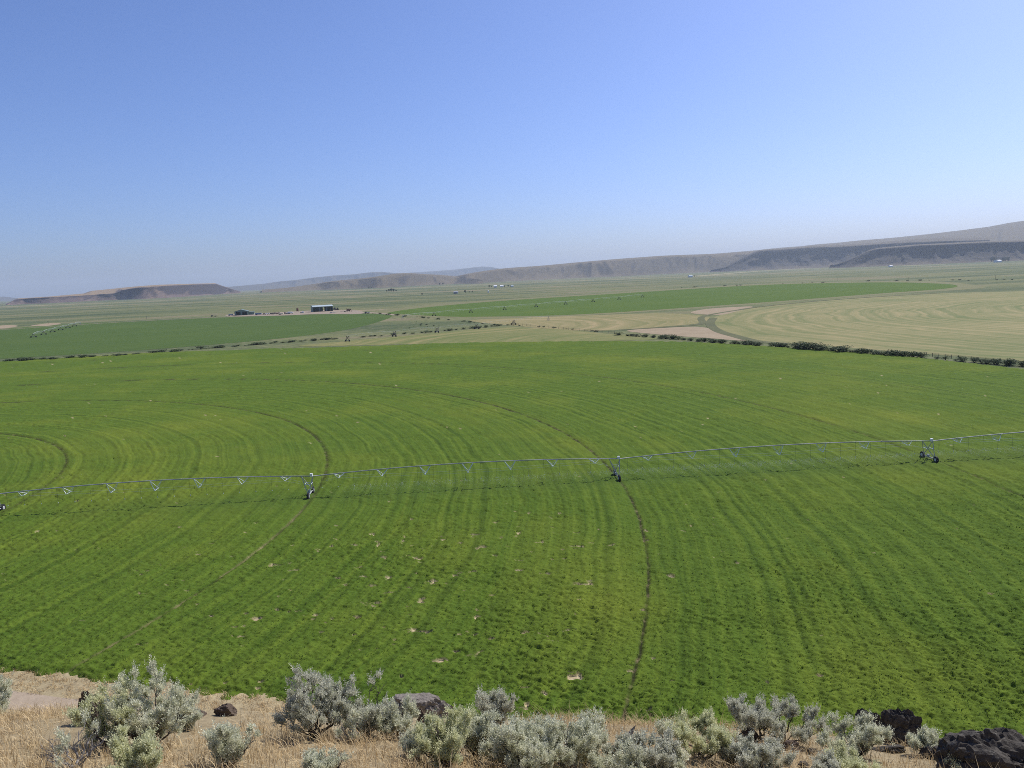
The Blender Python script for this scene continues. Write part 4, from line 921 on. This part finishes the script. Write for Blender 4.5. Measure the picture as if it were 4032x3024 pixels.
# ------------------------------------------------------------------ dry grass and litter
def blades(c, n_per, hmin, hmax, seed, spread=.05, wid=.0035, lean=.45):
    r = np.random.default_rng(seed); n = len(c)*n_per; b = np.repeat(c, n_per, 0) + np.concatenate([r.normal(0, spread, (n, 2)), np.zeros((n, 1))], 1)
    hh = np.repeat(r.uniform(hmin, hmax, len(c)), n_per)*r.uniform(.5, 1.15, n); a = r.uniform(0, 6.28, n)
    ln = np.stack([np.cos(a), np.sin(a), 0*a], 1)*(np.abs(r.normal(0, lean, n))*hh)[:, None]; u = np.stack([-np.sin(a), np.cos(a), 0*a], 1)*wid
    up = np.stack([0*hh, 0*hh, hh], 1); m = b+ln*.3+up*.6; t = b+ln+up*.95
    v = np.stack([b-u, b+u, m+u*.8, m-u*.8, t], 1).reshape(-1, 3); i = (np.arange(n)*5)[:, None]
    f = np.concatenate([i+[0, 1, 2], i+[0, 2, 3], i+[3, 2, 4]], 1).reshape(-1, 3)
    return v, f, np.repeat(np.clip(np.repeat(r.uniform(.15, .85, len(c)), n_per)+r.normal(0, .15, n), 0, 1), 5)
N = 19000
gx = rng.uniform(-12.5, 12.5, N); gy = rng.uniform(5.2, 13.2, N)
dn = fbm(gx*.5, gy*.5, 77); keep = rng.uniform(0, 1, N) < sstep(.33, .58, dn)*np.interp(gx, [-12, 0, 3, 12], [1, .95, .6, .5])
c = np.stack([gx, gy, hill_z(gx, gy)-.02], 1)[keep]
v, f, t = blades(c, 8, .05, .25, 5, .06, .0034, .9)
tag(np_mesh('dry_grass', v, None, M['straw'], tris=f, attrs={'tint': t}), 'straw coloured dry grass over the foreground slope', 'grass', kind='stuff')
N = 5000
gx = rng.uniform(-75, -3, N); off = rng.uniform(-.3, 11.5, N); gy = field_near_edge(gx)-off
keep = (np.abs(off-4.4) > 1.3) & (np.abs(off-7.6) > 1.0) & (rng.uniform(0, 1, N) < np.interp(off, [0, 2.5, 4, 6, 11], [1, .9, .4, .4, .6]))
c = np.stack([gx, gy, np.maximum(hill_z(gx, gy), 0)], 1)[keep]
v, f, t = blades(c, 7, .15, .45, 6, .18, .02, .8)
tag(np_mesh('dry_grass', v, None, M['straw'], tris=f, attrs={'tint': t}), 'straw along the dirt road below the green field', 'grass', kind='stuff')

# ------------------------------------------------------------------ haze
hz = NT('haze'); vol = hz.n('ShaderNodeVolumePrincipled', {'Color': (.75, .87, 1.0, 1), 'Density': 5.0e-5, 'Anisotropy': .15})
hz.t.links.new(vol.outputs[0], hz.out.inputs['Volume'])
top = max(max(v.co.z for v in o.data.vertices) for o in SC.objects if o.name.split('.')[0] in ('ridge', 'mesa', 'mountain')) + 15
tag(MB().box((0, 1500, (top-1)/2), (52000, 52000, top+1)).build('haze', hz.m), 'thin blue haze filling the valley', 'haze', kind='stuff')

# ------------------------------------------------------------------ small groups of look-alikes: say which one, counted from the left
ORD = ['leftmost', 'second', 'third', 'fourth', 'fifth', 'sixth', 'seventh', 'eighth', 'ninth', 'tenth', 'eleventh', 'twelfth', 'thirteenth', 'fourteenth', 'fifteenth', 'sixteenth', 'seventeenth', 'eighteenth', 'nineteenth', 'twentieth']
bylab = {}
for o in SC.objects:
    if o.parent is None and 'label' in o and 'group' in o: bylab.setdefault(o['label'], []).append(o)
for lab, L in bylab.items():
    if 2 <= len(L) <= 20:
        L.sort(key=lambda o: o.location.x/o.location.y)
        for k, o in enumerate(L):
            o['label'] = lab + (', the leftmost' if k == 0 else ', the rightmost' if k == len(L)-1 else f', {ORD[k]} from left')
